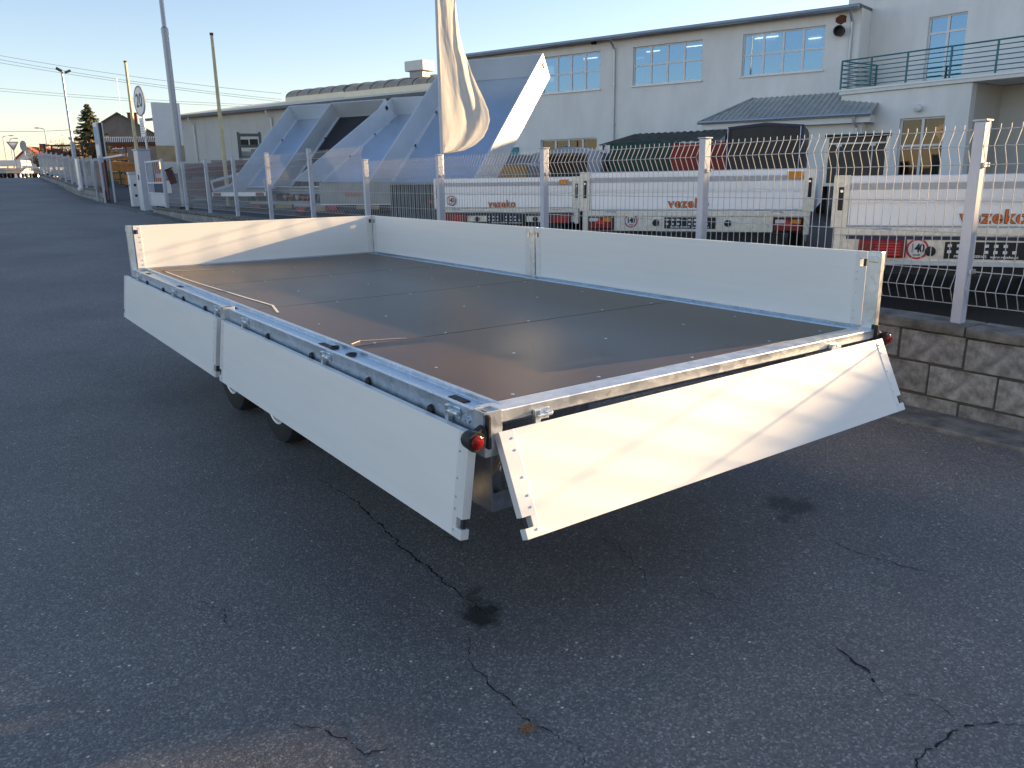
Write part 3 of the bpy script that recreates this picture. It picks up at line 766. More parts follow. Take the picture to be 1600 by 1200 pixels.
def parked(name, x, y, Wd, zt, hb, zbot, zg, ln, label, latch_l, extras):
    root = empty(name, (x, y, zg), HEAD, label, 'trailer', 'silver dropside trailers parked behind the fence')
    zt -= zg; zbot -= zg; z0 = zt - hb; pw = 0.115
    b = MB(); b.sweep([(u, z0 + 0.006 + t * (hb - 0.006)) for u, t in PROF], pw, Wd - pw)
    b.box(pw, Wd - pw, 0.004, 0.022, z0 + 0.004, zt - 0.002)
    b.build('tailgate', ALU, root, fix=False)
    for xx in (0.0, Wd - pw):
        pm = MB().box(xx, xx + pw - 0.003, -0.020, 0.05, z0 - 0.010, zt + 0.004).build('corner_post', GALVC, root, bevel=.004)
        MB().box(xx + .038, xx + .078, -0.024, -0.019, zt - hb * .68, zt - hb * .22).build('latch', BLACK, pm, bevel=.002)
        MB().cyl((xx + .058, -.030, zt - hb * .30), (xx + .058, -.022, zt - hb * .30), 0.011, None, 10).build('pin', ZINC, pm)
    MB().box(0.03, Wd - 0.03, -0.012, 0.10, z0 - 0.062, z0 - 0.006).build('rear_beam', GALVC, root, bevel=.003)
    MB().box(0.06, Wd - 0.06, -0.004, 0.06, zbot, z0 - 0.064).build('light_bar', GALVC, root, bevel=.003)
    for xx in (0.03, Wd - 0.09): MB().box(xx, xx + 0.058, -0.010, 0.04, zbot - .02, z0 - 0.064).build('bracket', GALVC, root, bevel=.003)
    for xx in (0.36, Wd - 0.36):
        b = MB().box(xx - .035, xx + .035, -.020, -.012, z0 - .03, z0 - .008); b.cyl((xx - .05, -.026, z0 - .012), (xx + .05, -.026, z0 - .012), .009, None, 8); b.build('hinge', ZINC, root)
    sb = MB()
    for s, xx in ((-1, 0.0), (1, Wd)):
        sb.add(*(lambda m_: (m_.v, m_.f))(MB().prism([(xx - s * .03, .05, z0), (xx - s * .03, ln, z0 - .05), (xx - s * .03, ln, zt - .05), (xx - s * .03, .05, zt)], (s * .025, 0, 0))))
    sb.box(0.03, Wd - .03, ln - .03, ln - .004, z0 - .05, zt - .05)
    sb.build('sideboards', ALU, root)
    MB().box(0.04, Wd - .04, 0.03, ln - .03, z0 - .04, z0 - .015).build('floor', BLKFLOOR, root)
    ch = MB()
    for xx in (Wd * .25, Wd * .70): ch.box(xx, xx + .08, .1, ln + .0, z0 - .2, z0 - .045)
    ch.beam((Wd * .3, ln, z0 - .15), (Wd / 2, ln + 1.2, z0 - .25), .07, .09); ch.beam((Wd * .7, ln, z0 - .15), (Wd / 2, ln + 1.2, z0 - .25), .07, .09)
    ch.box(0.3, Wd - .3, .08, .12, z0 - .35, zbot - .02)
    ch.build('chassis', DARK, root)
    for xx in (0.22, Wd - 0.22):
        for yy in (ln * .42, ln * .42 + .75):
            wv = empty('wheel', (xx, yy, 0.285)); wv.parent = root
            place('tyre', tyre, TYRE, wv); r_ = place('rim', rimm, RIM, wv); r_.scale = (1 if xx < 1 else -1, 1, 1)
    extras(root, z0, zt, zbot, Wd)
    return root
def ex3(root, z0, zt, zb, Wd):
    g = 0.39
    light(root, .205, .525, .835 - g, .970 - g, -.004); sticker(root, .60, -.006, .90 - g)
    MB().lathe([(0, .036), (-.03, .034), (-.04, 0)], (.685, -.004, .885 - g), 'y', 16).build('bump_stop', BLACK, root, smooth=True)
    plate_holder(root, .775, 1.30, .835 - g, .955 - g, -.004); logo(root, 1.055, -.010, 1.127 - g, .66)
    MB().box(.0, Wd, -.03, .06, .785 - g, .815 - g).build('lower_bar', ALUW, root, bevel=.003)
    MB().box(.115, Wd - .1, -.0135, -.011, z0 - .09, z0 - .066).build('dark_strip', NAVY, root)
def ex2(root, z0, zt, zb, Wd):
    g = 0.45
    light(root, .115, .375, .875 - g, 1.005 - g, -.004, framed=True); light(root, 2.10, 2.36, .865 - g, .995 - g, -.004, framed=True)
    sticker(root, .585, -.006, .965 - g)
    for xx in (.862, 1.625): MB().lathe([(0, .036), (-.03, .034), (-.04, 0)], (xx, -.004, .945 - g), 'y', 16).build('bump_stop', BLACK, root, smooth=True)
    plate_holder(root, .955, 1.50, .885 - g, 1.005 - g, -.004); logo(root, 1.205, -.010, 1.150 - g, .68)
    MB().box(2.19, 2.345, -.026, -.018, 1.395 - g, 1.465 - g).build('warning_label', AMBER, root)
def ex1(root, z0, zt, zb, Wd):
    g = 0.53
    light(root, .13, .53, .80 - g, .93 - g, -.004); light(root, 1.82, 2.16, .80 - g, .93 - g, -.004)
    sticker(root, .285, -.022, 1.125 - g)
    for xx in (.70, 1.62): MB().lathe([(0, .036), (-.03, .034), (-.04, 0)], (xx, -.004, .86 - g), 'y', 16).build('bump_stop', BLACK, root, smooth=True)
    plate_holder(root, .86, 1.48, .79 - g, .92 - g, -.004); logo(root, 1.10, -.010, 1.075 - g, .68)
    MB().box(1.99, 2.13, -.026, -.018, 1.345 - g, 1.41 - g).build('warning_label', AMBER, root)
    MB().box(.1, Wd - .1, -.0135, -.011, z0 - .11, z0 - .066).build('dark_strip', NAVY, root)
parked('dropside_trailer', 4.263, 1.75, 2.05, 1.422, .365, .80, .39, 3.6, 'silver dropside trailer nearest the camera behind the fence, its logo half hidden by the post', 0, ex3)
parked('dropside_trailer', 4.724, 5.218, 2.47, 1.490, .412, .855, .45, 4.2, 'middle silver dropside trailer with framed red lights and orange label at top right', 0, ex2)
parked('dropside_trailer', 4.962, 8.93, 2.30, 1.447, .43, .82, .53, 4.2, 'farthest silver dropside trailer, speed sticker on its tailgate board', 0, ex1)

# ------------------------------------------------------------------ tipper trailers with raised beds
def tipper(Q, w, ln, tilt, hw, head, zg, label, floor_m, gate, logo_at=None):
    floor_m = ALUF if floor_m is ALUW else floor_m
    x, y, zq = Q
    root = empty('tipper_trailer', (x, y, zg), -head, label, 'tipper trailer', 'tipper trailers with raised beds behind the fence')
    zq -= zg
    bed = empty('tipper_bed', (0, 0, zq), 0, rx=tilt); bed.parent = root
    MB().box(0.03, w - .03, 0, ln, -0.02, 0).build('floor', floor_m, bed)
    t = .028
    for xx, s in ((0, 1), (w, -1)):
        o = MB().prism([(xx, -.06 / math.tan(tilt) * -1, -.06), (xx, ln, -.06), (xx, ln, hw), (xx, -hw / math.tan(tilt) * .92, hw)], (s * t, 0, 0)).build('side_wall', ALUW, bed, bevel=.004)
        b = MB(); xo = xx - s * .004
        for f in (.12, .5, .86): b.box(min(xo, xo + s * .004), max(xo, xo + s * .004), ln * f, ln * f + .05, -.055, hw * .9)
        b.box(min(xo, xo + s * .004), max(xo, xo + s * .004), 0.02, ln - .02, hw * .45, hw * .49); b.box(min(xo, xo + s * .004), max(xo, xo + s * .004), 0.02, ln - .02, hw * .92, hw * .96)
        b.build('wall_ribs', ALUW, o)
        MB().box(min(xo - s * .012, xo), max(xo - s * .012, xo), ln - .16, ln - .08, hw * .5, hw * .72).build('hook', DARK, o, bevel=.004)
        xi = xx + s * t
        MB().box(min(xi, xi + s * .03), max(xi, xi + s * .03), .02, ln - .03, .0, .026).build('floor_bead', ALU, o)
        c = MB()
        for f in (.33, .66): c.box(min(xi + s * .02, xi + s * .032), max(xi + s * .02, xi + s * .032), ln * f, ln * f + .06, .004, .030)
        c.build('lashing_eye', BLACK, o)
    f = MB().box(t, w - t, ln - t, ln, -.06, hw).build('front_wall', ALUW, bed, bevel=.004)
    MB().box(t + .01, w - t - .01, ln - t - .006, ln - t, hw * .02, hw * .06).build('seam', ALUW, f)
    b = MB()
    for yy in (.1, ln * .4, ln * .7, ln - .2): b.box(.05, w - .05, yy, yy + .06, -.10, -.022)
    b.build('bed_beams', DARK, bed)
    if gate == 'ribbed':
        gm = MB(); gm.box(.02, w - .02, -.03, -.02, zq - .66, zq - .01)
        for i in range(26):
            xx = .05 + (w - .12) * i / 25; gm.box(xx, xx + .024, -.05, -.03, zq - .65, zq - .03)
        g = gm.build('tailgate', SHEETG, root)
        MB().box(0, w, -.06, -.015, zq - .03, zq + .01).build('top_rail', SHEETM, root, bevel=.004)
    elif gate == 'plain':
        g = MB().box(.01, w - .01, -.045, -.02, zq - .42, zq - .005).build('tailgate', SHEETM, root, bevel=.004)
        MB().box(.02, w - .3, -.055, -.046, zq - .44, zq - .425).build('rail', ALU, root)
    else:
        g = MB().sweep([(-.02, zq - .17), (-.05, zq - .15), (-.03, zq - .10), (-.055, zq - .085), (-.055, zq - .055), (-.03, zq - .045), (-.05, zq - .01), (-.01, zq)], .0, w).build('tailgate', SHEETM, root, smooth=True, fix=False)
        MB().box(0, w, -.06, -.03, zq - .012, zq + .006).build('top_rail', ALU, root)
    if logo_at:
        lx, lz, s = logo_at; lo = place('logo', LOGO_F, ORANGE, root, (lx, -.062, zq + lz), UP); lo.scale = (s, s, s)
    # chassis
    b = MB(); zc = zq - .55
    for xx in (w * .28, w * .68): b.box(xx, xx + .08, .05, ln + .3, zc, zc + .12)
    b.beam((w * .3, ln + .2, zc + .05), (w / 2, ln + 1.2, zc), .08, .1); b.beam((w * .7, ln + .2, zc + .05), (w / 2, ln + 1.2, zc), .08, .1)
    b.box(.1, w - .1, .02, .10, zc - .02, zc + .10)
    b.build('chassis', DARK, root)
    MB().cyl((w / 2, ln * .55, zc + .1), (w / 2, ln * .55 * math.cos(tilt), zq + ln * .55 * math.sin(tilt) - .1), .06, .04, 12).build('tipping_ram', GALV, root, smooth=True)
    MB().box(.05, w - .05, -.005, .02, zc + .12, zc + .20).build('light_bar', SHEETM, root)
    for xx in (.1, w - .40): light(root, xx, xx + .3, zc - .01, zc + .10, .02)
    p = MB().box(w * .42, w * .68, -.01, .0, zc + .02, zc + .12).build('number_plate', TAN, root)
    for xx in (.15, w - .15):
        for yy in (ln * .45, ln * .45 + .7):
            wv = empty('wheel', (xx, yy, .285)); wv.parent = root
            place('tyre', tyre, TYRE, wv); place('rim', rimm, RIM, wv)
    return root
tipper((5.222, 10.92, 1.384), 2.0, 2.93, R(39.2), .42, R(61.5), .58, 'largest raised tipper bed with sunlit outer side and dark ribbed tailgate, beside the flag', ALUW, 'ribbed', (1.02, -.30, .62))
tipper((5.15, 13.892, 1.414), 2.0, 3.44, R(25.5), .40, R(58.0), .64, 'least tilted tipper with pale floor and smooth grey hanging tailgate', ALUW, 'plain', (.80, -.24, .6))
tipper((5.277, 15.93, 1.322), 1.60, 2.39, R(41.4), .40, R(63.3), .70, 'raised tipper bed with a black floor', BLKFLOOR, 'profile', (.45, -.22, .5))
tipper((5.265, 19.03, 1.319), 2.0, 2.79, R(38.8), .43, R(58.7), .78, 'leftmost raised tipper bed, pale floored and farthest from the flag', ALUW, 'profile', (1.3, -.22, .5))

# low flat trailer tilted beside the gate
fx, fy = 4.55, 19.55
zg = yard_h(fx, fy)
ft = empty('flat_trailer', (fx, fy, zg), R(-62), 'low silver trailer with tilted bed by the wicket gate', 'trailer')
bd = empty('tilted_bed', (0, 0, .42), 0, rx=R(11)); bd.parent = ft
MB().box(0, 1.8, 0, 3.0, -.03, 0).build('floor', SHEETM, bd)
for xx in (0, 1.77):
    b = MB(); b.box(xx, xx + .03, 0, 3.0, .0, .06); b.box(xx, xx + .03, 0, 3.0, .22, .28)
    for yy in (0, .98, 1.96, 2.97): b.box(xx + .002, xx + .028, yy, yy + .03, .06, .22)
    b.build('side_rail', ALU, bd)
MB().box(0, 1.8, -.04, .0, .30, .40).build('light_bar', ALU, ft, bevel=.004)
for xx in (.06, 1.5): MB().box(xx, xx + .24, -.06, -.041, .31, .39).build('rear_light', LENS, ft)
b = MB(); b.beam((.3, .1, .35), (.9, 4.0, .45), .08, .08); b.beam((1.5, .1, .35), (.9, 4.0, .45), .08, .08); b.build('chassis', DARK, ft)
for xx in (.2, 1.6):
    wv = empty('wheel', (xx, 1.3, .285)); wv.parent = ft; place('tyre', tyre, TYRE, wv); place('rim', rimm, RIM, wv)

# ------------------------------------------------------------------ covered trailers in the yard
def covered(name, x, y, w, ln, zt, label, cat, tm, edge=None, ridge=.10, frame=None, zlo=.75):
    zg = yard_h(x, y); root = empty(name, (x, y, zg), HEAD, label, cat); zt -= zg
    b = MB(); n = 7
    front = [(0, 0, zlo), (0, 0, zt)] + [(w / 2, 0, zt + ridge)] + [(w, 0, zt), (w, 0, zlo)]
    rnd = random.Random(int(x * 100))
    # tarp as wrinkled skin
    rings = 9; vv = []; ff = []
    prof = []
    for i in range(5): prof.append((0, zlo + (zt - zlo) * i / 4))
    for i in range(1, 8): prof.append((w * i / 8, zt + ridge * (1 - abs(i / 4 - 1))))
    for i in range(5): prof.append((w, zt + (zlo - zt) * i / 4))
    m = len(prof)
    for r_ in range(rings):
        for (px, pz) in prof:
            k = .012
            vv.append((px + rnd.uniform(-k, k), ln * r_ / (rings - 1), pz + rnd.uniform(-k, k)))
    for r_ in range(rings - 1):
        for i in range(m - 1): ff.append((r_ * m + i, r_ * m + i + 1, (r_ + 1) * m + i + 1, (r_ + 1) * m + i))
    b.add(vv, ff)
    # end sheet with folds
    for ye, s in ((0.0, -1), (ln, 1)):
        nx, nz = 14, 7; v2 = []; f2 = []
        for j in range(nz + 1):
            for i in range(nx + 1):
                u = i / nx; top = zt + ridge * (1 - abs(2 * u - 1))
                fold = .012 * math.sin(u * 21 + x) * (1 - .4 * j / nz) + rnd.uniform(-.005, .005)
                v2.append((w * u, ye + s * (abs(fold) if 0 < i < nx else 0), zlo + (top - zlo) * j / nz))
        for j in range(nz):
            for i in range(nx): a = j * (nx + 1) + i; f2.append((a, a + 1, a + nx + 2, a + nx + 1))
        b.add(v2, f2)
    b.build('tarpaulin', tm, root, smooth=True, fix=False)
    if edge:
        e = MB()
        e.beam((0, -.02, zt), (w / 2, -.02, zt + ridge), .03, .05); e.beam((w / 2, -.02, zt + ridge), (w, -.02, zt), .03, .05)
        e.beam((.02, -.02, zlo), (.02, -.02, zt), .05, .03, (0, 1, 0)); e.beam((w - .02, -.02, zlo), (w - .02, -.02, zt), .05, .03, (0, 1, 0))
        e.build('edging', edge, root)
        for xx in (.0, w - .06): MB().tube([(xx, -.045, zlo), (xx, -.045, zt)], .008, 5).build('cord', ALU, root)
    MB().box(0, w, -.01, ln, .50, zlo).build('dropsides', ALU, root, bevel=.004)
    MB().box(.2, w - .2, .1, ln + 1.0, .38, .50).build('chassis', DARK, root)
    for xx in (.1, w - .1):
        wv = empty('wheel', (xx, ln * .5, .285)); wv.parent = root; place('tyre', tyre, TYRE, wv); place('rim', rimm, RIM, wv)
    return root
covered('covered_trailer', 11.643, 9.032, 1.40, 2.6, 2.31, 'trailer under a wrinkled black tarpaulin with navy edging', 'covered trailer', TARPK, NAVY, .06)
covered('covered_trailer', 12.164, 13.048, 1.55, 2.6, 2.20, 'trailer under a dark green tarpaulin', 'covered trailer', TARPG, None, .03)
covered('covered_trailer', 12.227, 11.081, 1.22, 2.4, 2.12, 'trailer under a red tarpaulin', 'covered trailer', TARPR, None, .0)
covered('covered_trailer', 11.0, 14.6, 1.75, 2.6, 2.0, 'trailer under a pale grey tarpaulin beside the green one', 'covered trailer', TARPL, None, .16)
covered('covered_trailer', 11.1, 16.4, 1.20, 2.4, 2.0, 'trailer under a blue-grey tarpaulin behind the tan boards', 'covered trailer', TARPB, None, .02)
covered('covered_trailer', 8.6, 13.3, 1.6, 2.6, 1.62, 'low trailer under a taut blue-grey cover in front of the green one', 'covered trailer', TARPB, None, .14, zlo=.60)
# dark box trailer with pale frame
bx, by = 12.246, 7.281
zg = yard_h(bx, by)
bt = empty('box_trailer', (bx, by, zg), HEAD, 'dark brown box trailer with pale metal frame and black roof rim', 'box trailer')
h0, h1 = .55, 2.06 - zg
MB().box(.03, 1.06, 0, 2.2, h0, h1).build('body', BOXB, bt, bevel=.006)
b = MB()
for xx in (0, 1.02): b.box(xx, xx + .07, -.03, .03, h0, h1)
b.box(.07, 1.02, -.025, .02, h0, h0 + .06); b.box(.07, 1.02, -.025, .02, h1 - .12, h1 - .09)
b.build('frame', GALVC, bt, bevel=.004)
MB().box(-.01, 1.10, -.04, 2.24, h1, h1 + .055).build('roof_rim', BLACK, bt, bevel=.006)
for xx in (.24, .80): MB().tube([(xx, -.05, h0 + .05), (xx, -.05, h1 - .12)], .014, 6).box(xx - .05, xx + .05, -.06, -.03, h0 + .7, h0 + .75).build('locking_bar', GALV, bt)
MB().box(.2, .9, .1, 3.0, .38, h0).build('chassis', DARK, bt)
for xx in (.0, 1.09):
    wv = empty('wheel', (xx, 1.1, .285)); wv.parent = bt; place('tyre', tyre, TYRE, wv); place('rim', rimm, RIM, wv)
# tan boards and a dark crate behind the first dropside trailer
zg = yard_h(7.9, 11.4)
tb = empty('board_stack', (7.82, 11.50, zg), HEAD, 'upright stack of tan plywood boards behind the first silver trailer', 'boards')
for i in range(5): MB().box(0, .62, i * .03, i * .03 + .022, .2, 1.66 - zg + .01 * (i % 2)).build('sheet', TAN, tb)
b = MB().box(0, .62, 0, .16, 0, .2).build('trestle', DARK, tb)
cr = empty('steel_crate', (8.35, 10.65, zg), HEAD, 'dark steel crate standing right of the tan boards', 'crate')
MB().box(0, .62, 0, .8, 0, 1.18).build('body', DARK, cr, bevel=.01)
MB().box(-.015, .635, -.015, .815, 1.15, 1.20).build('rim', SHEETG, cr)

# ------------------------------------------------------------------ the long hall (local x along the wall, y towards the viewer)
HALL = R(109.58)
hall = empty('hall_building', (26.748, 16.088, 0), HALL, 'long pale two-storey hall with gridded blue windows beyond the parked trailers', 'building')
def wall_cells(x0, x1, z0, z1, ops, y0, y1):
    xs = sorted({x0, x1, *[o[0] for o in ops], *[o[1] for o in ops]}); zs = sorted({z0, z1, *[o[2] for o in ops], *[o[3] for o in ops]})
    xs = [x for x in xs if x0 <= x <= x1]; zs = [z for z in zs if z0 <= z <= z1]
    b = MB()
    for a, c in zip(xs, xs[1:]):
        for d, e in zip(zs, zs[1:]):
            mx, mz = (a + c) / 2, (d + e) / 2
            if any(o[0] < mx < o[1] and o[2] < mz < o[3] for o in ops): continue
            b.box(a, c, y0, y1, d, e)
    return b
WINS = [(1.20, 4.29, 5.14, 6.68), (5.94, 9.02, 5.14, 6.68), (10.60, 13.62, 5.14, 6.70), (10.72, 13.72, 1.9, 3.12)]
o = wall_cells(0, 18.3, .3, 7.16, WINS, -.3, 0)
me_ = o.build('wall', PLAS, hall)
def window(parent, x0, x1, z0, z1, cols, rows, y=-.10, back=ROOM, glass=GLASS, curtain=False, tubes=(), rz=None):
    w = MB(); t = .055
    w.box(x0, x1, y - .05, y, z0, z0 + t); w.box(x0, x1, y - .05, y, z1 - t, z1)
    w.box(x0, x0 + t, y - .05, y, z0 + t, z1 - t); w.box(x1 - t, x1, y - .05, y, z0 + t, z1 - t)
    fo = w.build('window', FRAME, parent)
    cw = (x1 - x0 - 2 * t) / cols; rh = (z1 - z0 - 2 * t)
    rws = rows if isinstance(rows, list) else [1 / rows] * rows
    m = MB()
    for i in range(1, cols): xx = x0 + t + cw * i; m.box(xx - .045, xx + .045, y - .045, y + .004, z0 + t, z1 - t)
    zz = z0 + t; cuts = []
    for r_ in rws[:-1]: zz += rh * r_; cuts.append(zz)
    for zc in cuts:
        for i in range(cols):
            a = x0 + t + cw * i + (.045 if i else 0); c = x0 + t + cw * (i + 1) - (.045 if i < cols - 1 else 0)
            m.box(a, c, y - .043, y + .002, zc - .035, zc + .035)
    if cols > 1 or cuts: m.build('mullion', FRAME, fo)
    lv = [z0 + t] + cuts + [z1 - t]
    for i in range(cols):
        for a, c in zip(lv, lv[1:]):
            MB().box(x0 + t + cw * i, x0 + t + cw * (i + 1), y - .030, y - .024, a, c).build('pane', glass, fo)
    if curtain:
        b = MB(); n = int((x1 - x0) / .06); vv = []; ff = []
        for i in range(n + 1):
            for zc in (z0, z1): vv.append((x0 + (x1 - x0) * i / n, y - .14 + .02 * math.sin(i * 1.9) + .01 * math.sin(i * .7), zc))
        for i in range(n): ff.append((2 * i, 2 * i + 2, 2 * i + 3, 2 * i + 1))
        b.add(vv, ff); b.build('curtain', CURT, fo, smooth=True, fix=False)
    else: MB().quad((x0, y - .9, z0 - .2), (x1, y - .9, z0 - .2), (x1, y - .9, z1 + .2), (x0, y - .9, z1 + .2)).build('room_back', back, fo, fix=False)
    for (a, c, zt, yy) in tubes: MB().box(a, c, y - yy - .04, y - yy, zt, zt + .035).build('ceiling_lamp', TUBE_L, fo)
    return fo
window(hall, *WINS[0], 4, [.5, .5], curtain=True, tubes=((3.0, 3.9, 6.50, .09), (1.4, 1.85, 6.28, .09)))
window(hall, *WINS[1], 4, [.52, .48], tubes=((8.1, 8.7, 6.52, .5), (6.15, 7.0, 6.54, .5)))
window(hall, *WINS[2], 4, [.5, .5], tubes=((11.1, 11.8, 6.52, .5),))
window(hall, *WINS[3], 4, [.5, .5], back=BROWNROOM, glass=GLASSD)
for (a, c, d, e) in WINS: MB().box(a - .05, c + .05, .002, .07, d - .045, d - .003).build('window_sill', GALV, hall)
b = MB().prism([(-.0, .42, 7.20), (-.0, -9.0, 7.75), (-.0, -9.0, 7.60), (-.0, .42, 7.10)], (18.6, 0, 0))
b.build('roof', ROOFD, hall)
b = MB().tube([(0.0, .46, 7.10), (18.6, .46, 7.10)], .075, 8); b.build('gutter', GALV, hall, smooth=True)
for s in (.28, 9.87):
    b = MB().tube([(s, .44, 7.05), (s, .40, 6.95), (s, .09, 6.70), (s, .07, 6.5), (s, .07, .6)], .05, 8); b.build('downpipe', GALV, hall, smooth=True)
b = MB()
for zz in (5.2, 3.6, 2.0): b.box(9.80, 9.94, .01, .135, zz, zz + .03)
b.build('pipe_clip', GALV, hall)
v = MB().lathe([(.0, .17), (.24, .17), (.26, .19), (.26, .15), (.05, .14), (.05, 0)], (.68, 0, 6.40), 'y', 20).build('vent_hood', DARK, hall, smooth=True)
b = MB(); pts = [(.68 + (.19 + .035 * math.sin(i * 2.3)) * math.cos(i * .42), .004, 6.80 + (.16 + .03 * math.sin(i * 3.1)) * math.sin(i * .42)) for i in range(15)]
b.prism(pts, (0, .012, 0)); b.build('rusty_vent_plate', RUST, hall)
MB().box(14.95, 16.3, .004, .07, .6, 2.85).build('teal_door', TEALD, hall, bevel=.01)
MB().cyl((10.9, .06, 6.98), (10.9, .06, 7.12), .12, .10, 12).cyl((5.9, -.0, 7.3), (5.9, 0, 7.3), .05).build('floodlight', DARK, hall)
# closed rear volume
MB().box(0.01, 18.29, -9.0, -8.8, .3, 7.5).box(.005, .2, -8.8, -.3, .3, 7.2).build('rear_wall', PLAS, hall)

# lower long hall continuing to the left
low = empty('low_hall', (26.748, 16.088, 0), HALL, 'low grey-beige hall with barrel skylights and a sunlit-toned roof edge, left of the tippers', 'building')
S0, S1 = 18.32, 45.0
wall_cells(S0, S1, .5, 5.60, [], -.3, 0).build('wall', PLASB, low)
for s in [S0 + 3 + 2.6 * i for i in range(9)]: MB().box(s, s + .012, .0005, .004, .5, 5.55).build('panel_joint', SHEETM, low)
b = MB().prism([(S0, .45, 5.70), (S0, -9.0, 7.22), (S0, -9.0, 7.04), (S0, .45, 5.58)], (S1 - S0 + .6, 0, 0)); b.build('roof', ROOFS, low)
b = MB().box(S0, S1 + .6, .455, .50, 5.52, 5.68); b.build('fascia', ROOFD, low)
for s in (32.8, 40.6):
    MB().tube([(s, .45, 5.5), (s, .38, 5.35), (s, .09, 5.1), (s, .07, .6)], .055, 8).build('downpipe', FRAME, low, smooth=True)
def barrel(y, s0, s1, r, zb):
    o = empty('barrel_skylight'); o.parent = low
    n = 12; arc = [(y + r * math.cos(math.pi * i / n), zb + .36 * r * math.sin(math.pi * i / n)) for i in range(n + 1)]
    MB().sweep([(a, c) for a, c in arc], s0, s1).build('pane', PVC, o, smooth=True, fix=False)
    b = MB()
    k = int((s1 - s0) / 1.05)
    for j in range(k + 1):
        s = s0 + (s1 - s0) * j / k
        b.tube([(s, a, c + .01) for a, c in arc], .022, 5)
    b.build('rib', DARK, o)
    MB().prism([(s1, a, c - .01) for a, c in arc], (.05, 0, 0)).build('end_cap', SHEETM, o)
    MB().box(s0, s1, y - r - .05, y + r + .05, zb - .35, zb - .002).build('kerb_frame', ROOFS, o)
barrel(-6.4, 24.0, 37.2, 1.6, 6.85)
barrel(-4.2, 18.6, 29.4, 1.5, 6.50)
vu = MB().box(24.3, 25.7, -5.0, -4.0, 7.45, 8.0).build('ventilation_unit', mat('white_sheet_housing', (.62, .61, .58), .5, .1, .06, 3), low, bevel=.04)
MB().box(24.5, 25.5, -4.8, -4.2, 6.5, 7.45).build('duct', SHEETM, vu)
MB().cyl((18.9, -2.6, 5.9), (18.9, -2.6, 7.15), .42, .40, 20).build('round_vent', SHEETM, low, smooth=True)
MB().box(30.6, 31.15, .004, .03, 4.3, 4.95).build('notice_board', FRAME, low)
MB().box(27.9, 28.6, .0, .16, 4.0, 4.12).build('wall_lamp', DARK, low)
MB().box(S0, S1, -9.2, -9.0, .5, 6.8).box(S1 - .2, S1 - .003, -9.0, -.3, .5, 5.6).build('rear_wall', PLASB, low)

# ------------------------------------------------------------------ right wing with balcony
wing = empty('office_wing', (26.0, 11.0, 0), 0, 'pale rendered wing with teal balcony railing and glazed doors at far right', 'building')
def wl(x, y): return (x - 26.0, y - 11.0)
def wall_x(x, ops, ya, yb, za, zb, th=.3):      # wall in the plane x = const facing -x, openings (y0,y1,z0,z1)
    ys_ = sorted({ya, yb, *[o[0] for o in ops], *[o[1] for o in ops]}); zs = sorted({za, zb, *[o[2] for o in ops], *[o[3] for o in ops]}); b = MB()
    for a, c in zip(ys_, ys_[1:]):
        for d, e in zip(zs, zs[1:]):
            if any(o[0] < (a + c) / 2 < o[1] and o[2] < (d + e) / 2 < o[3] for o in ops): continue
            b.box(x - 26, x + th - 26, a - 11, c - 11, d, e)
    return b
D1 = (13.07, 14.40, 4.32, 6.66); D2 = (12.24, 13.76, .98, 3.18)
wall_x(28.2, [D1], 8.8, 17.6, 4.32, 12.5).build('upper_wall', PLAS, wing)
wall_x(25.9, [D2], 11.5, 16.05, .5, 4.12).build('lower_wall', PLAS, wing)
MB().box(.2, 2.2, .5, .8, .5, 4.12).box(1.9, 2.2, -2.2, .5, .5, 4.12).build('recess_wall', PLASB, wing)
MB().box(-.2, 2.2, -2.2, 5.1, 4.13, 4.30).build('balcony_slab', PLAS, wing, bevel=.01)
MB().box(-.23, -.203, -2.2, 5.13, 4.245, 4.31).build('slab_edging', GALV, wing)
MB().box(2.2, 10, -2.2, -2.0, .5, 12.5).box(9.8, 10, -2.0, 6.6, .5, 12.5).box(2.5, 9.8, 6.4, 6.6, .5, 12.5).box(2.0, 10.2, -2.3, 6.8, 12.5, 12.8).build('outer_walls', PLAS, wing)
# unseen building added at right, roof edge stepped to shade road and trailer
ax = [(-24, 5.68), (-4.45, 5.67), (-4.34, 5.79), (-3.6, 5.87), (-3.3, 5.89), (-1.2, 6.20), (8.78, 6.20)]
b = MB(); poly = [(1.0, y - 11, z) for y, z in ax] + [(1.0, 8.78 - 11, .4), (1.0, -24 - 11, .4)]
b.prism(poly, (9, 0, 0)); b.build('unseen_annex', PLAS, wing)
# doors: local frame x along -y, built by rotated parent
def xwin(y0, y1, z0, z1, x, cols, rows, name, **k):
    fo = window(wing, 0, y1 - y0, z0, z1, cols, rows, y=-.10, **k); fo.name = name
    fo.location = (x - 26, y0 - 11, 0); fo.rotation_euler = (0, 0, R(90)); return fo
xwin(*D1, 28.2, 2, [.78, .22], 'balcony_door', back=CURT)
xwin(*D2, 25.9, 2, [.60, .40], 'yard_door', back=BROWNROOM, glass=GLASSD)
w = MB().lathe([(0, .06), (-.05, .07), (-.12, .13), (-.20, .12), (-.24, .06), (-.25, 0)], (-.1, 2.1, 3.47), 'x', 16).build('wall_lamp', FRAME, wing, smooth=True)
rl_ = empty('railing'); rl_.parent = wing
XR = -.17; ZR = 4.30
py = [5.08, 3.96, 2.67, 1.23, -.16, -1.6]
for yy in py: MB().beam((XR, yy, ZR - .15), (XR, yy, ZR + .97), .045, .05, (0, 1, 0)).build('baluster', TEAL, rl_)
MB().beam((2.0, 5.08, ZR - .1), (2.0, 5.08, ZR + .97), .045, .05, (0, 1, 0)).build('baluster', TEAL, rl_)
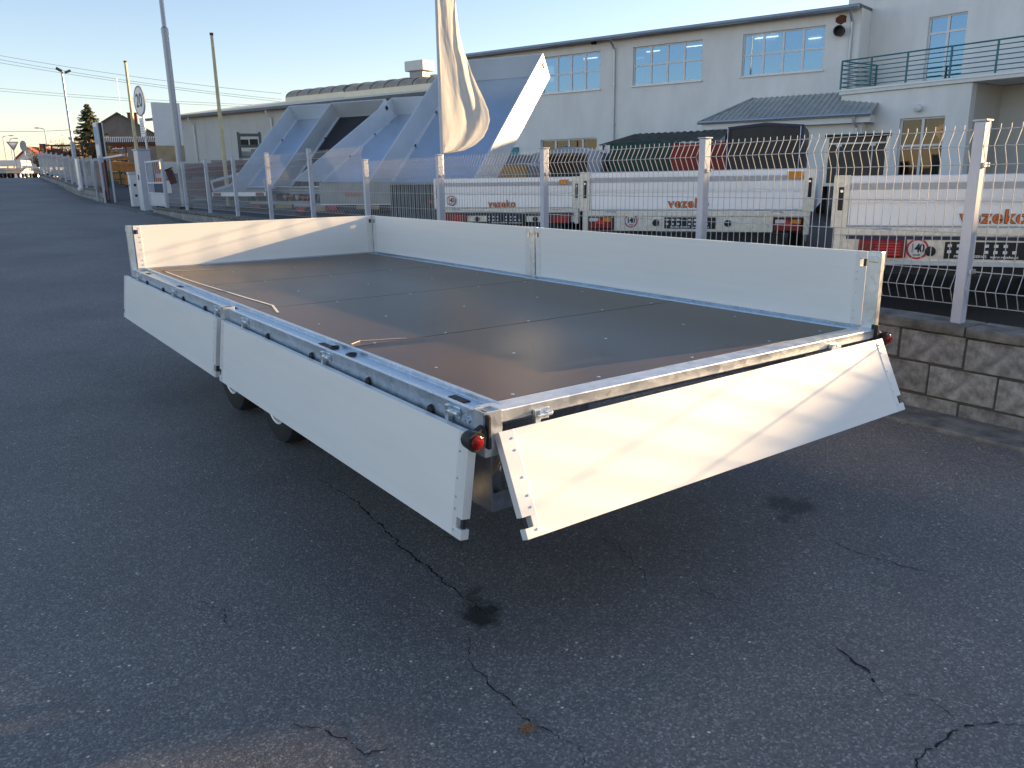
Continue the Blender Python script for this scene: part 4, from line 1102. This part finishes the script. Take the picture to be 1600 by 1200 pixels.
for i in range(7):
    zz = ZR + .10 + .145 * i
    b = MB().tube([(2.0, 5.08, zz), (XR, 5.08, zz), (XR, -2.2, zz)], .017 if i < 6 else .026, 6); b.build('rail', TEAL, rl_, smooth=True)

# porch with grey sheet roof in front of the hall corner
porch = empty('porch', (26.748, 16.088, 0), HALL, 'small white porch with grey sheet-metal hipped roof and gutter', 'porch')
MB().box(-.75, 4.55, .003, 1.75, .5, 3.10).build('wall', PLAS, porch)
b = MB().prism([(-1.05, 2.05, 3.10), (4.98, 2.05, 3.10), (4.98, 2.05, 3.34), (-1.05, 2.05, 3.34)], (0, -.06, 0)); b.box(4.92, 4.98, .0, 1.988, 3.10, 3.34); b.box(-1.05, -.99, .0, 1.988, 3.10, 3.34); b.build('fascia', FRAME, porch)
rf = MB().add([(-1.1, 2.12, 3.40), (5.05, 2.12, 3.40), (3.75, .005, 4.30), (-1.1, .005, 4.30), (5.05, .005, 3.42)], [(0, 1, 2, 3), (1, 4, 2)])
rf.build('roof', ROOFG, porch, fix=False)
b = MB()
for i in range(30):
    s = -1.08 + i * .205
    if s < 3.75: top = (s, .01, 4.312)
    else: t = (s - 3.75) / 1.3; top = (s, .01 + 2.1 * t * .97, 4.312 - .9 * t * .97)
    if s < 4.9: b.beam((s, 2.12, 3.412), top, .035, .035)
b.beam((3.75, .02, 4.33), (5.05, 2.12, 3.42), .10, .03); b.build('roof_rib', ROOFG, porch)
MB().tube([(-1.1, 2.18, 3.36), (5.1, 2.18, 3.36)], .06, 8).build('gutter', GALV, porch, smooth=True)
MB().tube([(-.55, 2.17, 3.32), (-.55, 2.15, 3.15), (-.6, 1.85, 2.95), (-.6, 1.82, .6)], .05, 8).build('downpipe', GALV, porch, smooth=True)
# dark corrugated shelter
sh = empty('shelter', (26.748, 16.088, 0), HALL, 'open shelter with dark weathered corrugated roof left of the porch', 'shelter')
b = MB(); n = 60; vv = []; ff = []
for i in range(n + 1):
    x = 3.5 + 4.9 * i / n; dz = .025 * math.sin(i * math.pi / 2 + .4)
    xt = 3.6 + 4.0 * i / n
    vv += [(x, 4.0, 2.62 + dz), (xt, 2.4, 3.06 + dz)]
for i in range(n): ff.append((2 * i, 2 * i + 2, 2 * i + 3, 2 * i + 1))
b.add(vv, ff); b.build('roof', MOSSROOF, sh, fix=False, smooth=True)
for x, y, z in ((3.7, 3.9, 2.62), (8.2, 3.9, 2.62), (3.8, 2.5, 3.0), (7.4, 2.5, 3.0)): MB().box(x - .04, x + .04, y - .04, y + .04, .5, z).build('leg', DARK, sh)

# ------------------------------------------------------------------ flag, poles, gate, signs
VR = Vector((.818, -.575, 0)).normalized(); VF = Vector((.575, .818, 0)).normalized()
fl = empty('feather_flag', (4.0, 7.02, yard_h(4, 7)), 0, 'tall cream feather flag hanging full length from its pole behind the fence', 'flag')
g0 = yard_h(4, 7)
MB().tube([(0, 0, 0), (0, 0, 5.6)], [.022, .016], 8).build('pole', FPOST, fl, smooth=True)
prof = [(1.745, .03), (1.755, .12), (1.78, .27), (1.84, .41), (1.93, .52), (2.03, .575), (2.13, .60), (2.25, .585), (2.40, .525), (2.55, .45), (2.68, .395), (2.80, .355), (2.95, .30), (3.10, .265), (3.30, .24), (3.6, .22), (4.2, .22), (5.4, .20)]
def cloth(prof, fold, nx=46, x_in=0.0, seed=0, back=0.0):
    b = MB(); vv = []; ff = []; rows = []
    zs = []
    for (a, wa), (c, wc) in zip(prof, prof[1:]):
        k = max(1, int((c - a) / .035))
        for i in range(k): rows.append((a + (c - a) * i / k, wa + (wc - wa) * i / k))
    rows.append(prof[-1])
    for z, w in rows:
        for i in range(nx + 1):
            u = i / nx; x = x_in + (w - x_in) * u
            y = fold(u, z, w) + back
            p = VR * x + VF * y; vv.append((p.x, p.y, z - g0))
    for j in range(len(rows) - 1):
        for i in range(nx): a = j * (nx + 1) + i; ff.append((a, a + 1, a + nx + 2, a + nx + 1))
    b.add(vv, ff); return b
def fold1(u, z, w):
    tight = min(1.0, max(0, (z - 1.9) / 1.1))
    y = .03 * math.sin(u * 5 + z * 1.1) * (1 - .5 * tight) + .022 * tight * math.sin(u * 11 + z * .6 + .7) * u
    y += .10 * max(0, u - .45) * (1 - tight) * math.sin((z - 1.7) * 6 + 3 * u)
    y += .012 * noise.noise((u * 6, z * 3, 1.3)) + .006 * noise.noise((u * 18, z * 9, 4.1))
    ridge = .62 + .30 * (z - 2.3)
    y += -.05 * math.exp(-((u - ridge) / .13) ** 2) * min(1, max(0, (z - 1.8) * 3))
    y += .03 * math.exp(-((u - ridge - .22) / .10) ** 2) * min(1, max(0, (z - 1.8) * 3))
    return y * min(1, u * 9)
o = cloth(prof, fold1).build('cloth', FLAGM, fl, smooth=True, fix=False)
so_ = o.modifiers.new('thickness', 'SOLIDIFY'); so_.thickness = .0012
MB().tube([(0, 0, 1.745 - g0), (0, 0, 5.5)], .015, 8).build('sleeve', FLAGM, fl, smooth=True)

def mast(name, x, y, z0, z1, r0, r1, m, label, cat, step=None, ball=None, group=None):
    t = empty(name, (x, y, z0), 0, label, cat, group); h = z1 - z0
    if step: 
        MB().tube([(0, 0, 0), (0, 0, step - z0), (0, 0, step - z0 + .03), (0, 0, h)], [r0, r0, r1, r1 * .9], 16).build('pole', m, t, smooth=True)
        MB().tube([(0, 0, step - z0 - .12), (0, 0, step - z0)], r0 * 1.06, 16).build('collar', m, t, smooth=True)
    else: MB().tube([(0, 0, 0), (0, 0, h)], [r0, r1], 12).build('pole', m, t, smooth=True)
    MB().box(-r0 * 2, r0 * 2, -r0 * 2, r0 * 2, -.02, .03).build('base_plate', DARK, t)
    if ball: MB().lathe([(h + .03, 0), (h + .02, r1 * 1.3), (h - .03, r1 * 1.3), (h - .04, r1)], (0, 0, 0), 'z', 12).build('cap', ball, t, smooth=True)
    return t
mast('flagpole', 3.90, 19.84, .84, 11.5, .080, .052, GALVP, 'tall telescopic galvanised pole rising out of the picture beside the white board', 'pole', 5.05)
mast('flagpole', 5.0, 19.85, yard_h(5, 19.85), 5.02, .058, .036, YPOLE, 'slim cream pole standing right of the white board behind the fence', 'pole', None, RUST)
mast('flagpole', 5.0, 30.8, yard_h(5, 30.8), 5.66, .075, .045, YPOLE, 'slim weathered cream pole with rusty top left of the round 20 sign', 'pole', None, RUST)
wb = empty('billboard', (4.255, 22.261, yard_h(4.2, 22.2)), R(-10), 'blank white board on a frame left of the tall galvanised pole', 'board')
zz = 2.06 - wb.location.z
MB().box(-.36, .36, -.02, .02, zz + .38, zz + 1.50).build('panel', FRAME, wb, bevel=.008)
MB().box(-.36, .36, -.02, .02, zz - .04, zz + .375).build('lower_panel', TAN, wb, bevel=.006)
b = MB()
for xx in (-.27, .25): b.box(xx, xx + .03, .021, .05, 0, zz + 1.5)
b.build('frame', GALV, wb)
# gate pillar, wicket gate
gp = empty('gate_pillar', (3.84, 24.0, .64), 0, 'tall blue-grey gate pillar box at the end of the low wall', 'pillar')
MB().box(-.17, .17, -.30, .30, 0, 1.74).build('body', FPOST, gp, bevel=.01)
MB().box(-.20, .20, -.33, .33, 1.74, 1.77).build('cover', FPOST, gp, bevel=.006)
MB().box(-.182, -.171, -.1, .0, .9, 1.05).build('lock', DARK, gp)
wg = empty('wicket_gate', (3.70, 20.95, cap_z(20.9)), 0, 'blue-grey wicket gate with solid lower panel by the gate pillar', 'gate')
b = MB()
for yy in (0, 1.9): b.box(-.03, .03, yy - .03, yy + .03, 0, 1.25)
for zz in (.03, .34, .62, 1.18): b.box(-.02, .02, .032, 1.868, zz, zz + .045)
b.build('frame', FPOST, wg, bevel=.003)
MB().box(-.008, .008, .033, 1.867, .08, .335).build('panel', FPOST, wg)
b = MB()
for i in range(1, 8): b.cyl((0, .03 + .23 * i, .67), (0, .03 + .23 * i, 1.18), .007, None, 6)
b.build('bar', FPOST, wg)
mbx = empty('mailbox', (3.58, 19.5, 1.45), R(-20), 'dark brown letter box hanging askew on the mesh by the wicket gate', 'mailbox')
MB().obox((0, 0, .14), (.16, .10, .34), Matrix.Rotation(R(-14), 3, 'Y')).build('body', MAROON, mbx, bevel=.01)
MB().obox((-.045, 0, .325), (.19, .13, .03), Matrix.Rotation(R(-22), 3, 'Y')).build('lid', DARK, mbx, bevel=.006)
pn = empty('notice', (3.62, 20.05, 1.2), R(-20), 'white paper notice fixed to the gate mesh left of the letter box', 'notice')
MB().box(-.05, .05, -.004, .004, 0, .34).build('sheet', WPRINT, pn); MB().box(-.05, .05, -.007, -.0045, .31, .335).build('heading', INK, pn)
osn = empty('warning_sign', (4.0, 22.9, 1.45), R(-10), 'small orange and white warning sign left of the letter box', 'sign')
MB().box(-.09, .09, -.006, .006, 0, .38).build('plate', ORANGE, osn); MB().box(-.07, .07, -.011, -.0065, .14, .25).build('label', WPRINT, osn)
# 20 sign
sg = empty('speed_sign', (3.92, 23.85, .7), R(-82), 'round white speed sign reading 20 on a grey post above the gate pillar', 'road sign')
MB().cyl((.0, .06, 0), (.0, .06, 3.35), .032, None, 12).build('pole', GALV, sg, smooth=True)
MB().lathe([(0, 0), (0, .415), (.025, .42), (.03, 0)], (0, 0, 3.02), 'y', 32).build('disc', FRAME, sg, smooth=True)
b = MB(); disc(b, 0, 3.02, .412, -.004, 32, .375); b.build('rim', mat('faded_sign_ring', (.30, .22, .20), .6), sg, fix=False)
t20 = text_mesh('20', .52, .001, .004); place('numerals', t20, INK, sg, (0, -.005, 3.02), UP).scale = (.95, 1, 1)
pl = MB().box(-.17, .17, -.004, .006, 2.05, 2.56).build('sub_plate', FRAME, sg, bevel=.004)
b = MB()
for i in range(6): b.box(-.12, .12 - .04 * (i % 3), -.006, -.0045, 2.12 + .068 * i, 2.145 + .068 * i)
b.build('print', mat('pale_grey_print', (.4, .4, .38), .6), pl)
ip = empty('intercom_pillar', (3.95, 26.3, .74), 0, 'short white intercom pillar in the gateway', 'pillar')
MB().box(-.14, .14, -.14, .14, 0, .98).build('body', FRAME, ip, bevel=.01); MB().box(-.16, .16, -.16, .16, .98, 1.06).build('cover', FPOST, ip, bevel=.01)
b = MB(); b.box(-.145, -.1405, -.04, .03, .62, .70); b.box(-.04, .03, -.145, -.1405, .62, .70); b.box(-.04, .03, -.145, -.1405, .30, .37); b.build('button', INK, ip)
sgate = empty('sliding_gate', (3.75, 29.9, .79), 0, 'open blue-grey sliding gate frame with brown panel across the gateway', 'gate')
for y in (0.0, 1.5):
    b = MB()
    for xx in (-.16, .16): b.box(xx - .03, xx + .03, y - .03, y + .03, 0, 1.55)
    b.box(-.129, .129, y - .03, y + .03, 1.47, 1.55)
    b.build('portal_frame', FPOST, sgate, bevel=.004)
MB().box(-.015, .015, .04, 2.6, .12, 1.40).build('panel', MAROON, sgate)
MB().box(-.04, .05, -3.6, -.03, 1.50, 1.56).build('top_beam', FPOST, sgate)
py_ = empty('pylon_sign', (4.68, 36.4, 1.3), R(-70), 'narrow upright white pylon sign behind the far fence', 'sign')
MB().box(-.14, .14, -.14, .14, 1.05, 2.62).build('panel', FRAME, py_, bevel=.01); MB().box(-.11, .11, -.148, -.1405, 1.75, 2.45).build('print', mat('pale_blue_print', (.30, .42, .55), .5), py_)
MB().box(-.11, .11, -.11, .11, .55, 1.02).build('lower_panel', FRAME, py_, bevel=.01); MB().box(.141, .20, -.05, .05, 0, 2.6).build('leg', DARK, py_)

# far wall and fence beyond the gateway
def cap2(y): return road_h(y) + .42 - .012 * max(0, y - 32)
fw = empty('far_wall', (3.63, 0, 0), 0, 'stepped low block wall climbing the road beyond the gateway', 'wall')
wall_run(fw, 30.4, 51.4, cap2, True, .4)
ff_ = empty('far_fence', (3.70, 0, 0), 0, 'stepped grey mesh fence climbing the road beyond the gateway', 'fence')
ps = []; pn_ = []
for k in range(11):
    y = 30.5 + SP * k; zt = cap2(y + .6) + 1.17
    ps.append((y, cap2(y) - .05, zt + .02))
    if k < 10: pn_.append((y + SP / 2, cap2(y + SP) - .60))
fence_run(ff_, ps, pn_)
wc = empty('white_post', (3.66, 35.2, cap2(35.2)), 0, 'white plastic post standing on the far wall in front of the mesh', 'post')
MB().box(-.14, -.05, -.3, .3, -.1, 1.12).build('body', FRAME, wc, bevel=.02); MB().box(-.18, -.03, -.32, .32, -.12, .0).build('foot', FRAME, wc, bevel=.02)
lp = empty('street_lamp', (3.9, 38.4, road_h(38)), 0, 'tall stepped grey street lamp with twin dark floodlights left of the spruce', 'street lamp')
MB().tube([(0, 0, 0), (0, 0, 2.1), (0, 0, 2.2), (0, 0, 5.0)], [.085, .085, .055, .045], 12).build('pole', GALVP, lp, smooth=True)
for s in (-.10, .22): MB().obox((s, 0, 5.02 + .06 * (s < 0)), (.24, .2, .09), Matrix.Rotation(R(-24 if s > 0 else 30), 3, 'Y')).build('floodlight', DARK, lp, bevel=.01)

# ------------------------------------------------------------------ yard clutter behind the gate
def rack(name, loc, rz, w, d, h, levels, label, m=DARK, fill=None, cat='rack', group=None):
    t = empty(name, loc, rz, label, cat, group)
    for xx in (0, w):
        for yy in (0, d): MB().box(xx - .035, xx + .035, yy - .035, yy + .035, 0, h + .12).build('upright', m, t)
    for i in range(levels):
        z = .1 + h * i / max(1, levels - 1) * .95
        MB().box(.036, w - .036, -.03, .03, z, z + .07).build('beam', m, t); MB().box(.036, w - .036, d - .03, d + .03, z, z + .07).build('beam', m, t)
        if fill and i < levels - 1:
            rnd = random.Random(i + int(w * 10)); b = MB(); x = .06
            while x < w - .2:
                ww = rnd.uniform(.12, .4); hh = rnd.uniform(.25, .8) * h / levels
                b.box(x, min(w - .05, x + ww), rnd.uniform(0, .2), d, z + .071, z + .071 + hh); x += ww + rnd.uniform(.01, .12)
            b.build('goods', fill[i % len(fill)], t)
    return t
FZ = 1.86
rack('storage_rack', (4.5, 55.3, FZ), R(-30), 1.75, .9, 1.85, 4, 'dark steel storage rack full of goods behind the far fence', DARK, [DARK, SHEETM, RUST])
rack('storage_rack', (5.7, 52.0, FZ), R(-30), 1.35, 1.0, 1.85, 2, 'open dark steel frame with flat roof right of the street lamp', DARK, [DARK])
rack('shelf_frame', (7.7, 27.4, yard_h(8, 25)), R(-20), .72, .6, 2.0, 6, 'grey-green steel shelf frame against the low hall', mat('grey_green_steel', (.12, .13, .11), .6, .2, .2, 5), [SHEETM, DARK, SHEETM])
def stack(name, loc, rz, w, d, n, th, m, label, group=None, cat='timber'):
    t = empty(name, loc, rz, label, cat, group); rnd = random.Random(int(loc[0] * 1000)); z = 0
    for i in range(n):
        if i % 4 == 0:
            for xx in (.1, w - .2): MB().box(xx, xx + .1, 0, d, z, z + .08).build('batten', DARK, t)
            z += .082
        a = rnd.uniform(0, .12)
        MB().box(a, w - rnd.uniform(0, .12), 0, d, z, z + th).build('board', m, t, rot=(0, 0, rnd.uniform(-.02, .02))); z += th + .004
    return t
stack('timber_stack', (5.75, 43.9, 1.45), R(-12), 1.3, 1.0, 11, .11, TIMBER, 'tallest stack of orange timber seen through the gateway')
stack('timber_stack', (5.9, 40.9, 1.35), R(-12), 1.1, .9, 8, .11, TIMBER, 'stack of orange timber leaning apart right of the tallest one')
stack('timber_stack', (5.75, 38.6, 1.30), R(-12), .7, .8, 5, .11, TIMBER, 'low stack of orange timber nearest the gateway')
stack('crate_stack', (5.1, 25.0, yard_h(5, 24)), R(-20), 1.7, 1.0, 7, .13, MAROON, 'stack of maroon steel frames left of the cream pole', None, 'crates')
stack('crate_stack', (6.4, 26.6, yard_h(5, 24)), R(-20), 1.6, 1.0, 8, .13, MAROON, 'second stack of maroon steel frames in front of the low hall', None, 'crates')
gr = empty('green_trailer', (5.6, 41.0, 1.1), R(-15), 'green framed trailer half hidden in the gateway', 'trailer')
b = MB()
for zz in (.3, .62, .92): b.beam((0, 0, zz - .1), (1.3, 0, zz), .06, .05)
for xx in (0, .45, .9, 1.3): b.box(xx - .03, xx + .03, -.03, .03, .1, .95)
b.build('frame', GREENP, gr); MB().box(0, 1.3, .05, 1.6, .1, .3).build('body', DARK, gr)
pk = empty('pale_board', (8.45, 28.3, yard_h(8, 25)), R(-22), 'pale pink board leaning right of the grey-green shelf frame', 'board')
MB().box(0, .48, 0, .05, .5, 1.55).build('sheet', mat('pale_pink_board', (.62, .46, .42), .7), pk); MB().box(.1, .38, .01, .06, 0, .5).build('leg', DARK, pk)

# ------------------------------------------------------------------ houses, trees, far vehicles
def house(name, loc, rz, w, d, he, hr, wallm, sidem, roofm, label, wins=(), chim=None):
    t = empty(name, loc, rz, label, 'house')
    MB().prism([(-w / 2, 0, 0), (w / 2, 0, 0), (w / 2, 0, he), (0, 0, hr), (-w / 2, 0, he)], (0, .3, 0)).build('gable_wall', wallm, t)
    MB().prism([(-w / 2, d - .3, 0), (w / 2, d - .3, 0), (w / 2, d - .3, he), (0, d - .3, hr), (-w / 2, d - .3, he)], (0, .3, 0)).build('gable_wall', wallm, t)
    for xx in (-w / 2, w / 2 - .3): MB().box(xx, xx + .3, .301, d - .301, 0, he - .12).build('side_wall', sidem, t)
    rf = empty('roof'); rf.parent = t
    sl_ = (hr - he) / (w / 2); e = .45
    for s in (-1, 1):
        MB().prism([(0, -.35, hr + .02), (s * (w / 2 + e), -.35, he - sl_ * e + .02), (s * (w / 2 + e), -.35, he - sl_ * e + .16), (0, -.35, hr + .16)], (0, d + .7, 0)).build('slope', roofm, rf)
    if chim: 
        c = MB().box(chim[0] - .5, chim[0] + .5, 1.6, 2.4, he, hr + chim[1]).build('chimney', BRICK, t)
        MB().box(chim[0] - .55, chim[0] + .55, 1.55, 2.45, hr + chim[1], hr + chim[1] + .1).build('cap', DARK, c)
    for (x0, x1, z0, z1, n) in wins:
        fo = MB().box(x0, x1, -.06, -.002, z0, z1).build('window', FRAME, t)
        for i in range(n):
            a = x0 + .08 + (x1 - x0 - .08) * i / n
            MB().box(a, a + (x1 - x0 - .08) / n - .08, -.075, -.061, z0 + .08, z1 - .08).build('pane', ROOM, fo)
    return t
HR = R(-16)
house('grey_house', (16.8, 101.4, 1.9), HR, 7.4, 9.0, 5.0, 7.25, HOUSEG, HOUSEY, ROOFD, 'grey gabled house with brick chimney behind the spruce', [(-1.3, .1, 3.4, 4.3, 2), (-1.2, 0, .8, 1.9, 2), (.9, 2.0, .8, 1.9, 2)], (1.35, .15))
mast('antenna', 18.4, 108.0, 1.9, 13.8, .06, .02, GALV, 'thin antenna mast rising behind the grey house roof', 'antenna')
house('red_roofed_house', (10.9, 141.5, 1.9), R(-40), 4.8, 6.0, 3.2, 5.0, PLAS, PLAS, TILE, 'small white house with red tiled roof at the far left', [(-1.2, .2, 1.0, 2.2, 1)], (1.2, .5))
cp = empty('carport', (9.6, 67.2, FZ), R(-26), 'carport with pale hatched roof edge in front of the grey house', 'carport')
MB().box(0, 4.4, 0, 3.0, 2.45, 2.62).build('beam', RUST, cp)
b = MB()
for i in range(30):
    xx = .02 + 4.4 * i / 30; b.prism([(xx, -.05, 2.64), (xx + .075, -.05, 2.64), (xx + .175, -.05, 3.02), (xx + .10, -.05, 3.02)], (0, .03, 0))
b.build('lattice', FRAME, cp)
MB().box(0, 4.5, .0, 3.0, 2.63, 3.0).build('roof', ROOFD, cp)
for xx in (.1, 1.5, 2.9, 4.2): MB().box(xx, xx + .1, .02, .12, 0, 2.449).build('leg', RUST, cp)
aw = empty('awning', (10.5, 69.6, FZ), R(-22), 'red awning under the carport roof of the grey house', 'awning')
MB().prism([(0, 0, 2.45), (0, .9, 2.75), (0, .9, 2.70), (0, 0, 2.40)], (1.6, 0, 0)).build('canopy', REDP, aw)
for xx in (.02, 1.55): MB().box(xx, xx + .04, .02, .06, 0, 2.42).build('leg', DARK, aw)

def spruce(loc, h, r, label):
    t = empty('spruce_tree', loc, 0, label, 'tree'); rnd = random.Random(2)
    MB().tube([(0, 0, 0), (0, 0, h * .6), (0, 0, h)], [.16, .08, .01], 8).build('trunk', BARK, t, smooth=True)
    b = MB(); lim = MB(); z = h * .10
    while z < h - .05:
        f = 1 - z / h; rr = r * (f ** .8) * (.9 + .1 * rnd.random()); n = max(4, int(6 + 7 * f))
        for k in range(n):
            a = rnd.uniform(0, 6.28); l = rr * rnd.uniform(.55, 1.1) + .05
            d = Vector((math.cos(a), math.sin(a), 0)); side = Vector((-d.y, d.x, 0))
            tip = d * l + Vector((0, 0, z - l * .22 + .10 * l * rnd.random())); mid = d * l * .6 + Vector((0, 0, z - l * .20)); base = Vector((0, 0, z))
            if l > .35: lim.tube([base, mid, tip], [.02, .012, .004], 3, False)
            m = int(5 + l * 15)
            for i in range(m):
                t_ = (i + .5) / m; p = base.lerp(mid, t_ / .6) if t_ < .6 else mid.lerp(tip, (t_ - .6) / .4)
                for s in (-1, 1):
                    q = p + side * s * (.10 + .18 * l * (1 - t_)) * rnd.uniform(.6, 1.2) + d * .07 + Vector((0, 0, -rnd.uniform(.0, .12)))
                    w = .035 * rnd.uniform(.7, 1.4); up = Vector((rnd.uniform(-.4, .4), rnd.uniform(-.4, .4), 1)).normalized() * w
                    b.add([p - up, q - up * .4, q + up * .4, p + up], [(0, 1, 2, 3)])
        z += .085 + .09 * f
    lim.build('limbs', BARK, t, fix=False); b.build('crown', NEEDLE, t, fix=False)
    return t
spruce((9.85, 74.2, 1.9), 5.95, 3.1, 'dark green conical spruce in front of the grey house')

def bush(loc, rx, ry, h, m, label, n=900, seed=1, name='bare_bush', leaf=.07):
    t = empty(name, loc, 0, label, 'bush'); rnd = random.Random(seed); st = MB(); b = MB()
    for i in range(int(n / 22)):
        a = rnd.uniform(0, 6.28); p = Vector((0, 0, 0)) + Vector((rnd.uniform(-.4, .4) * rx, rnd.uniform(-.4, .4) * ry, 0))
        e = Vector((math.cos(a) * rx * rnd.uniform(.2, 1), math.sin(a) * ry * rnd.uniform(.2, 1), h * rnd.uniform(.55, 1.0)))
        mid = p.lerp(e, .5) + Vector((rnd.uniform(-.15, .15), rnd.uniform(-.15, .15), .1 * h))
        st.tube([p, mid, e], [.025, .015, .004], 3, False)
        for k in range(22):
            c = mid.lerp(e, rnd.random() ** .7) + Vector((rnd.gauss(0, .16), rnd.gauss(0, .16), rnd.gauss(0, .14)))
            if c.z < .05: c.z = .05
            u = Vector((rnd.gauss(0, 1), rnd.gauss(0, 1), rnd.gauss(0, 1))).normalized(); v = u.orthogonal().normalized(); s = leaf * rnd.uniform(.5, 1.4)
            b.add([c - u * s, c - v * s * .4, c + u * s, c + v * s * .4], [(0, 1, 2, 3)])
    st.build('stems', BARK, t, fix=False); b.build('foliage', m, t, fix=False); return t
bush((6.35, 76.5, 1.88), 1.25, 1.4, 2.6, TWIG, 'bare brown bush at the road end left of the storage rack', 1800, 3)
bush((7.6, 70.6, 1.88), 1.5, 1.0, 3.0, TWIG, 'tall bare brown bush between storage rack and spruce', 1700, 4)
bush((8.5, 62.0, 1.88), .95, .9, 2.5, HEDGE, 'orange autumn shrub at the foot of the spruce', 1500, 5, 'autumn_shrub', .08)
bush((12.0, 84.0, 1.88), 1.6, 1.2, 2.2, HEDGE, 'autumn shrub behind the carport', 1200, 6, 'autumn_shrub', .09)

def roadsign(loc, rz, tri, label):
    t = empty('road_sign', loc, rz, label, 'road sign')
    MB().cyl((0, .04, 0), (0, .04, 2.6), .035, None, 8).build('pole', GALV, t, smooth=True)
    if tri: MB().prism([(-.42, 0, 2.75), (.42, 0, 2.75), (0, 0, 2.05)], (0, .02, 0)).build('plate', SHEETM, t); MB().prism([(-.25, -.006, 2.66), (.25, -.006, 2.66), (0, -.006, 2.25)], (0, .004, 0)).build('face', FRAME, t)
    else: MB().lathe([(0, 0), (0, .40), (.02, .40), (.02, 0)], (0, 0, 2.42), 'y', 24).build('plate', SHEETM, t)
roadsign((3.98, 71.0, 1.9), R(-5), True, 'triangular give-way sign at the road end')
roadsign((4.62, 70.6, 1.9), R(-60), False, 'round sign seen from behind at the road end')
def armlamp(x, y, h, arm, s, label):
    t = empty('arm_lamp', (x, y, 1.9), R(-8), label, 'street lamp')
    MB().tube([(0, 0, 0), (0, 0, h - .1), (s * .1, 0, h), (s * arm, 0, h + .06)], [.07, .045, .035, .025], 8).build('pole', GALV, t, smooth=True)
    MB().box(min(s * arm, s * (arm + .35)), max(s * arm, s * (arm + .35)), -.08, .08, h + .02, h + .10).build('lantern', SHEETM, t, bevel=.02)
armlamp(4.60, 89.8, 4.05, .55, 1, 'leftmost thin street lamp with a flat arm beyond the road end')
armlamp(5.10, 89.4, 3.80, .35, 1, 'second thin street lamp with a flat arm beyond the road end')
armlamp(6.75, 76.0, 4.0, .35, -1, 'thin street lamp with curved arm left of the storage rack')
# cables
b = None
def cable(p0, p1, sag, label):
    p0 = Vector(p0); p1 = Vector(p1)
    pts = []
    for i in range(25):
        t = i / 24; p = p0.lerp(p1, t); p.z -= sag * 4 * t * (1 - t); pts.append(p)
    o = MB().tube(pts, .020, 4, False).build('overhead_cable', DARK, None, fix=False)
    o['label'] = label; o['category'] = 'cable'; o['group'] = 'power cables across the sky'
cable((4.531, 138.46, 19.9), (39.8, 111.8, 13.2), .5, 'topmost overhead cable sloping across the sky')
cable((4.462, 138.37, 19.4), (39.7, 111.6, 12.4), .5, 'second overhead cable from the top')
cable((4.393, 138.28, 18.9), (39.66, 111.56, 12.1), .4, 'third overhead cable from the top')
cable((4.218, 150.16, 16.3), (43.27, 121.74, 12.5), .4, 'upper of the two lower long overhead cables')
cable((4.157, 150.09, 15.9), (43.22, 121.68, 12.2), .4, 'lower of the two lower long overhead cables')
cable((1.7, 98.6, 6.98), (10.57, 92.4, 6.78), .18, 'short low cable strung left of the street lamp')
# far vehicles at the road end
def car_trailer(x, y, rz, label):
    t = empty('car_trailer', (x, y, 1.9), rz, label, 'trailer', 'silver trailers parked at the road end')
    MB().box(0, 1.9, 0, 3.4, .42, .62).build('body', SHEETM, t, bevel=.02); MB().box(.05, 1.85, .05, 3.35, .621, .80).build('sideboards', SHEETM, t, bevel=.01)  # mid grey instead of silver, their shade put into the colour
    for xx in (.1, 1.8):
        for yy in (1.4, 2.1):
            wv = empty('wheel', (xx, yy, .285)); wv.parent = t; place('tyre', tyre, TYRE, wv); place('rim', rimm, RIM, wv)
    b = MB(); b.beam((.95, 3.4, .45), (.95, 4.6, .4), .08, .08); b.build('drawbar', DARK, t)
car_trailer(1.9, 70.6, R(-50), 'silver flat trailer at the left end of the road')
car_trailer(3.2, 72.2, R(-50), 'silver flat trailer next to the white pickup at the road end')
pu = empty('pickup', (4.75, 73.6, 1.9), R(-60), 'white pickup truck parked at the end of the road', 'pickup')
MB().prism([(0, 0, .35), (0, 3.6, .35), (0, 3.6, .82), (0, 2.9, .90), (0, 0, .90)], (1.6, 0, 0)).build('body', FRAME, pu, bevel=.05)
cb = MB().prism([(.06, 1.3, .901), (.06, 2.95, .901), (.06, 2.45, 1.48), (.06, 1.45, 1.50)], (1.48, 0, 0)).build('cab', FRAME, pu, bevel=.04)
MB().prism([(.05, 1.5, .98), (.05, 2.75, .98), (.05, 2.40, 1.40), (.05, 1.55, 1.40)], (1.5, 0, 0)).build('side_window', ROOM, cb)
MB().box(.16, 1.44, 1.285, 1.31, 1.0, 1.42).build('rear_window', ROOM, cb)
for xx in (.15, 1.45):
    for yy in (.7, 2.9):
        wv = empty('wheel', (xx, yy, .285)); wv.parent = pu; place('tyre', tyre, TYRE, wv); place('rim', rimm, RIM, wv)
for xx in (.04, 1.36): MB().box(xx, xx + .2, -.03, .0, .6, .8).build('rear_light', LENS, pu)
wt = empty('white_canopy', (3.2, 88.9, 1.9), R(-20), 'long low white canopy roof beyond the parked trailers at far left', 'canopy')
MB().box(0, 2.6, 0, 3, 1.35, 1.85).build('roof', FRAME, wt, bevel=.05)
for xx in (.1, 1.3, 2.45): MB().box(xx, xx + .08, .1, .18, 0, 1.349).build('leg', FRAME, wt)
MB().box(.15, 2.4, .4, 2.8, .0, 1.0).build('goods', ALUW, wt, bevel=.03)
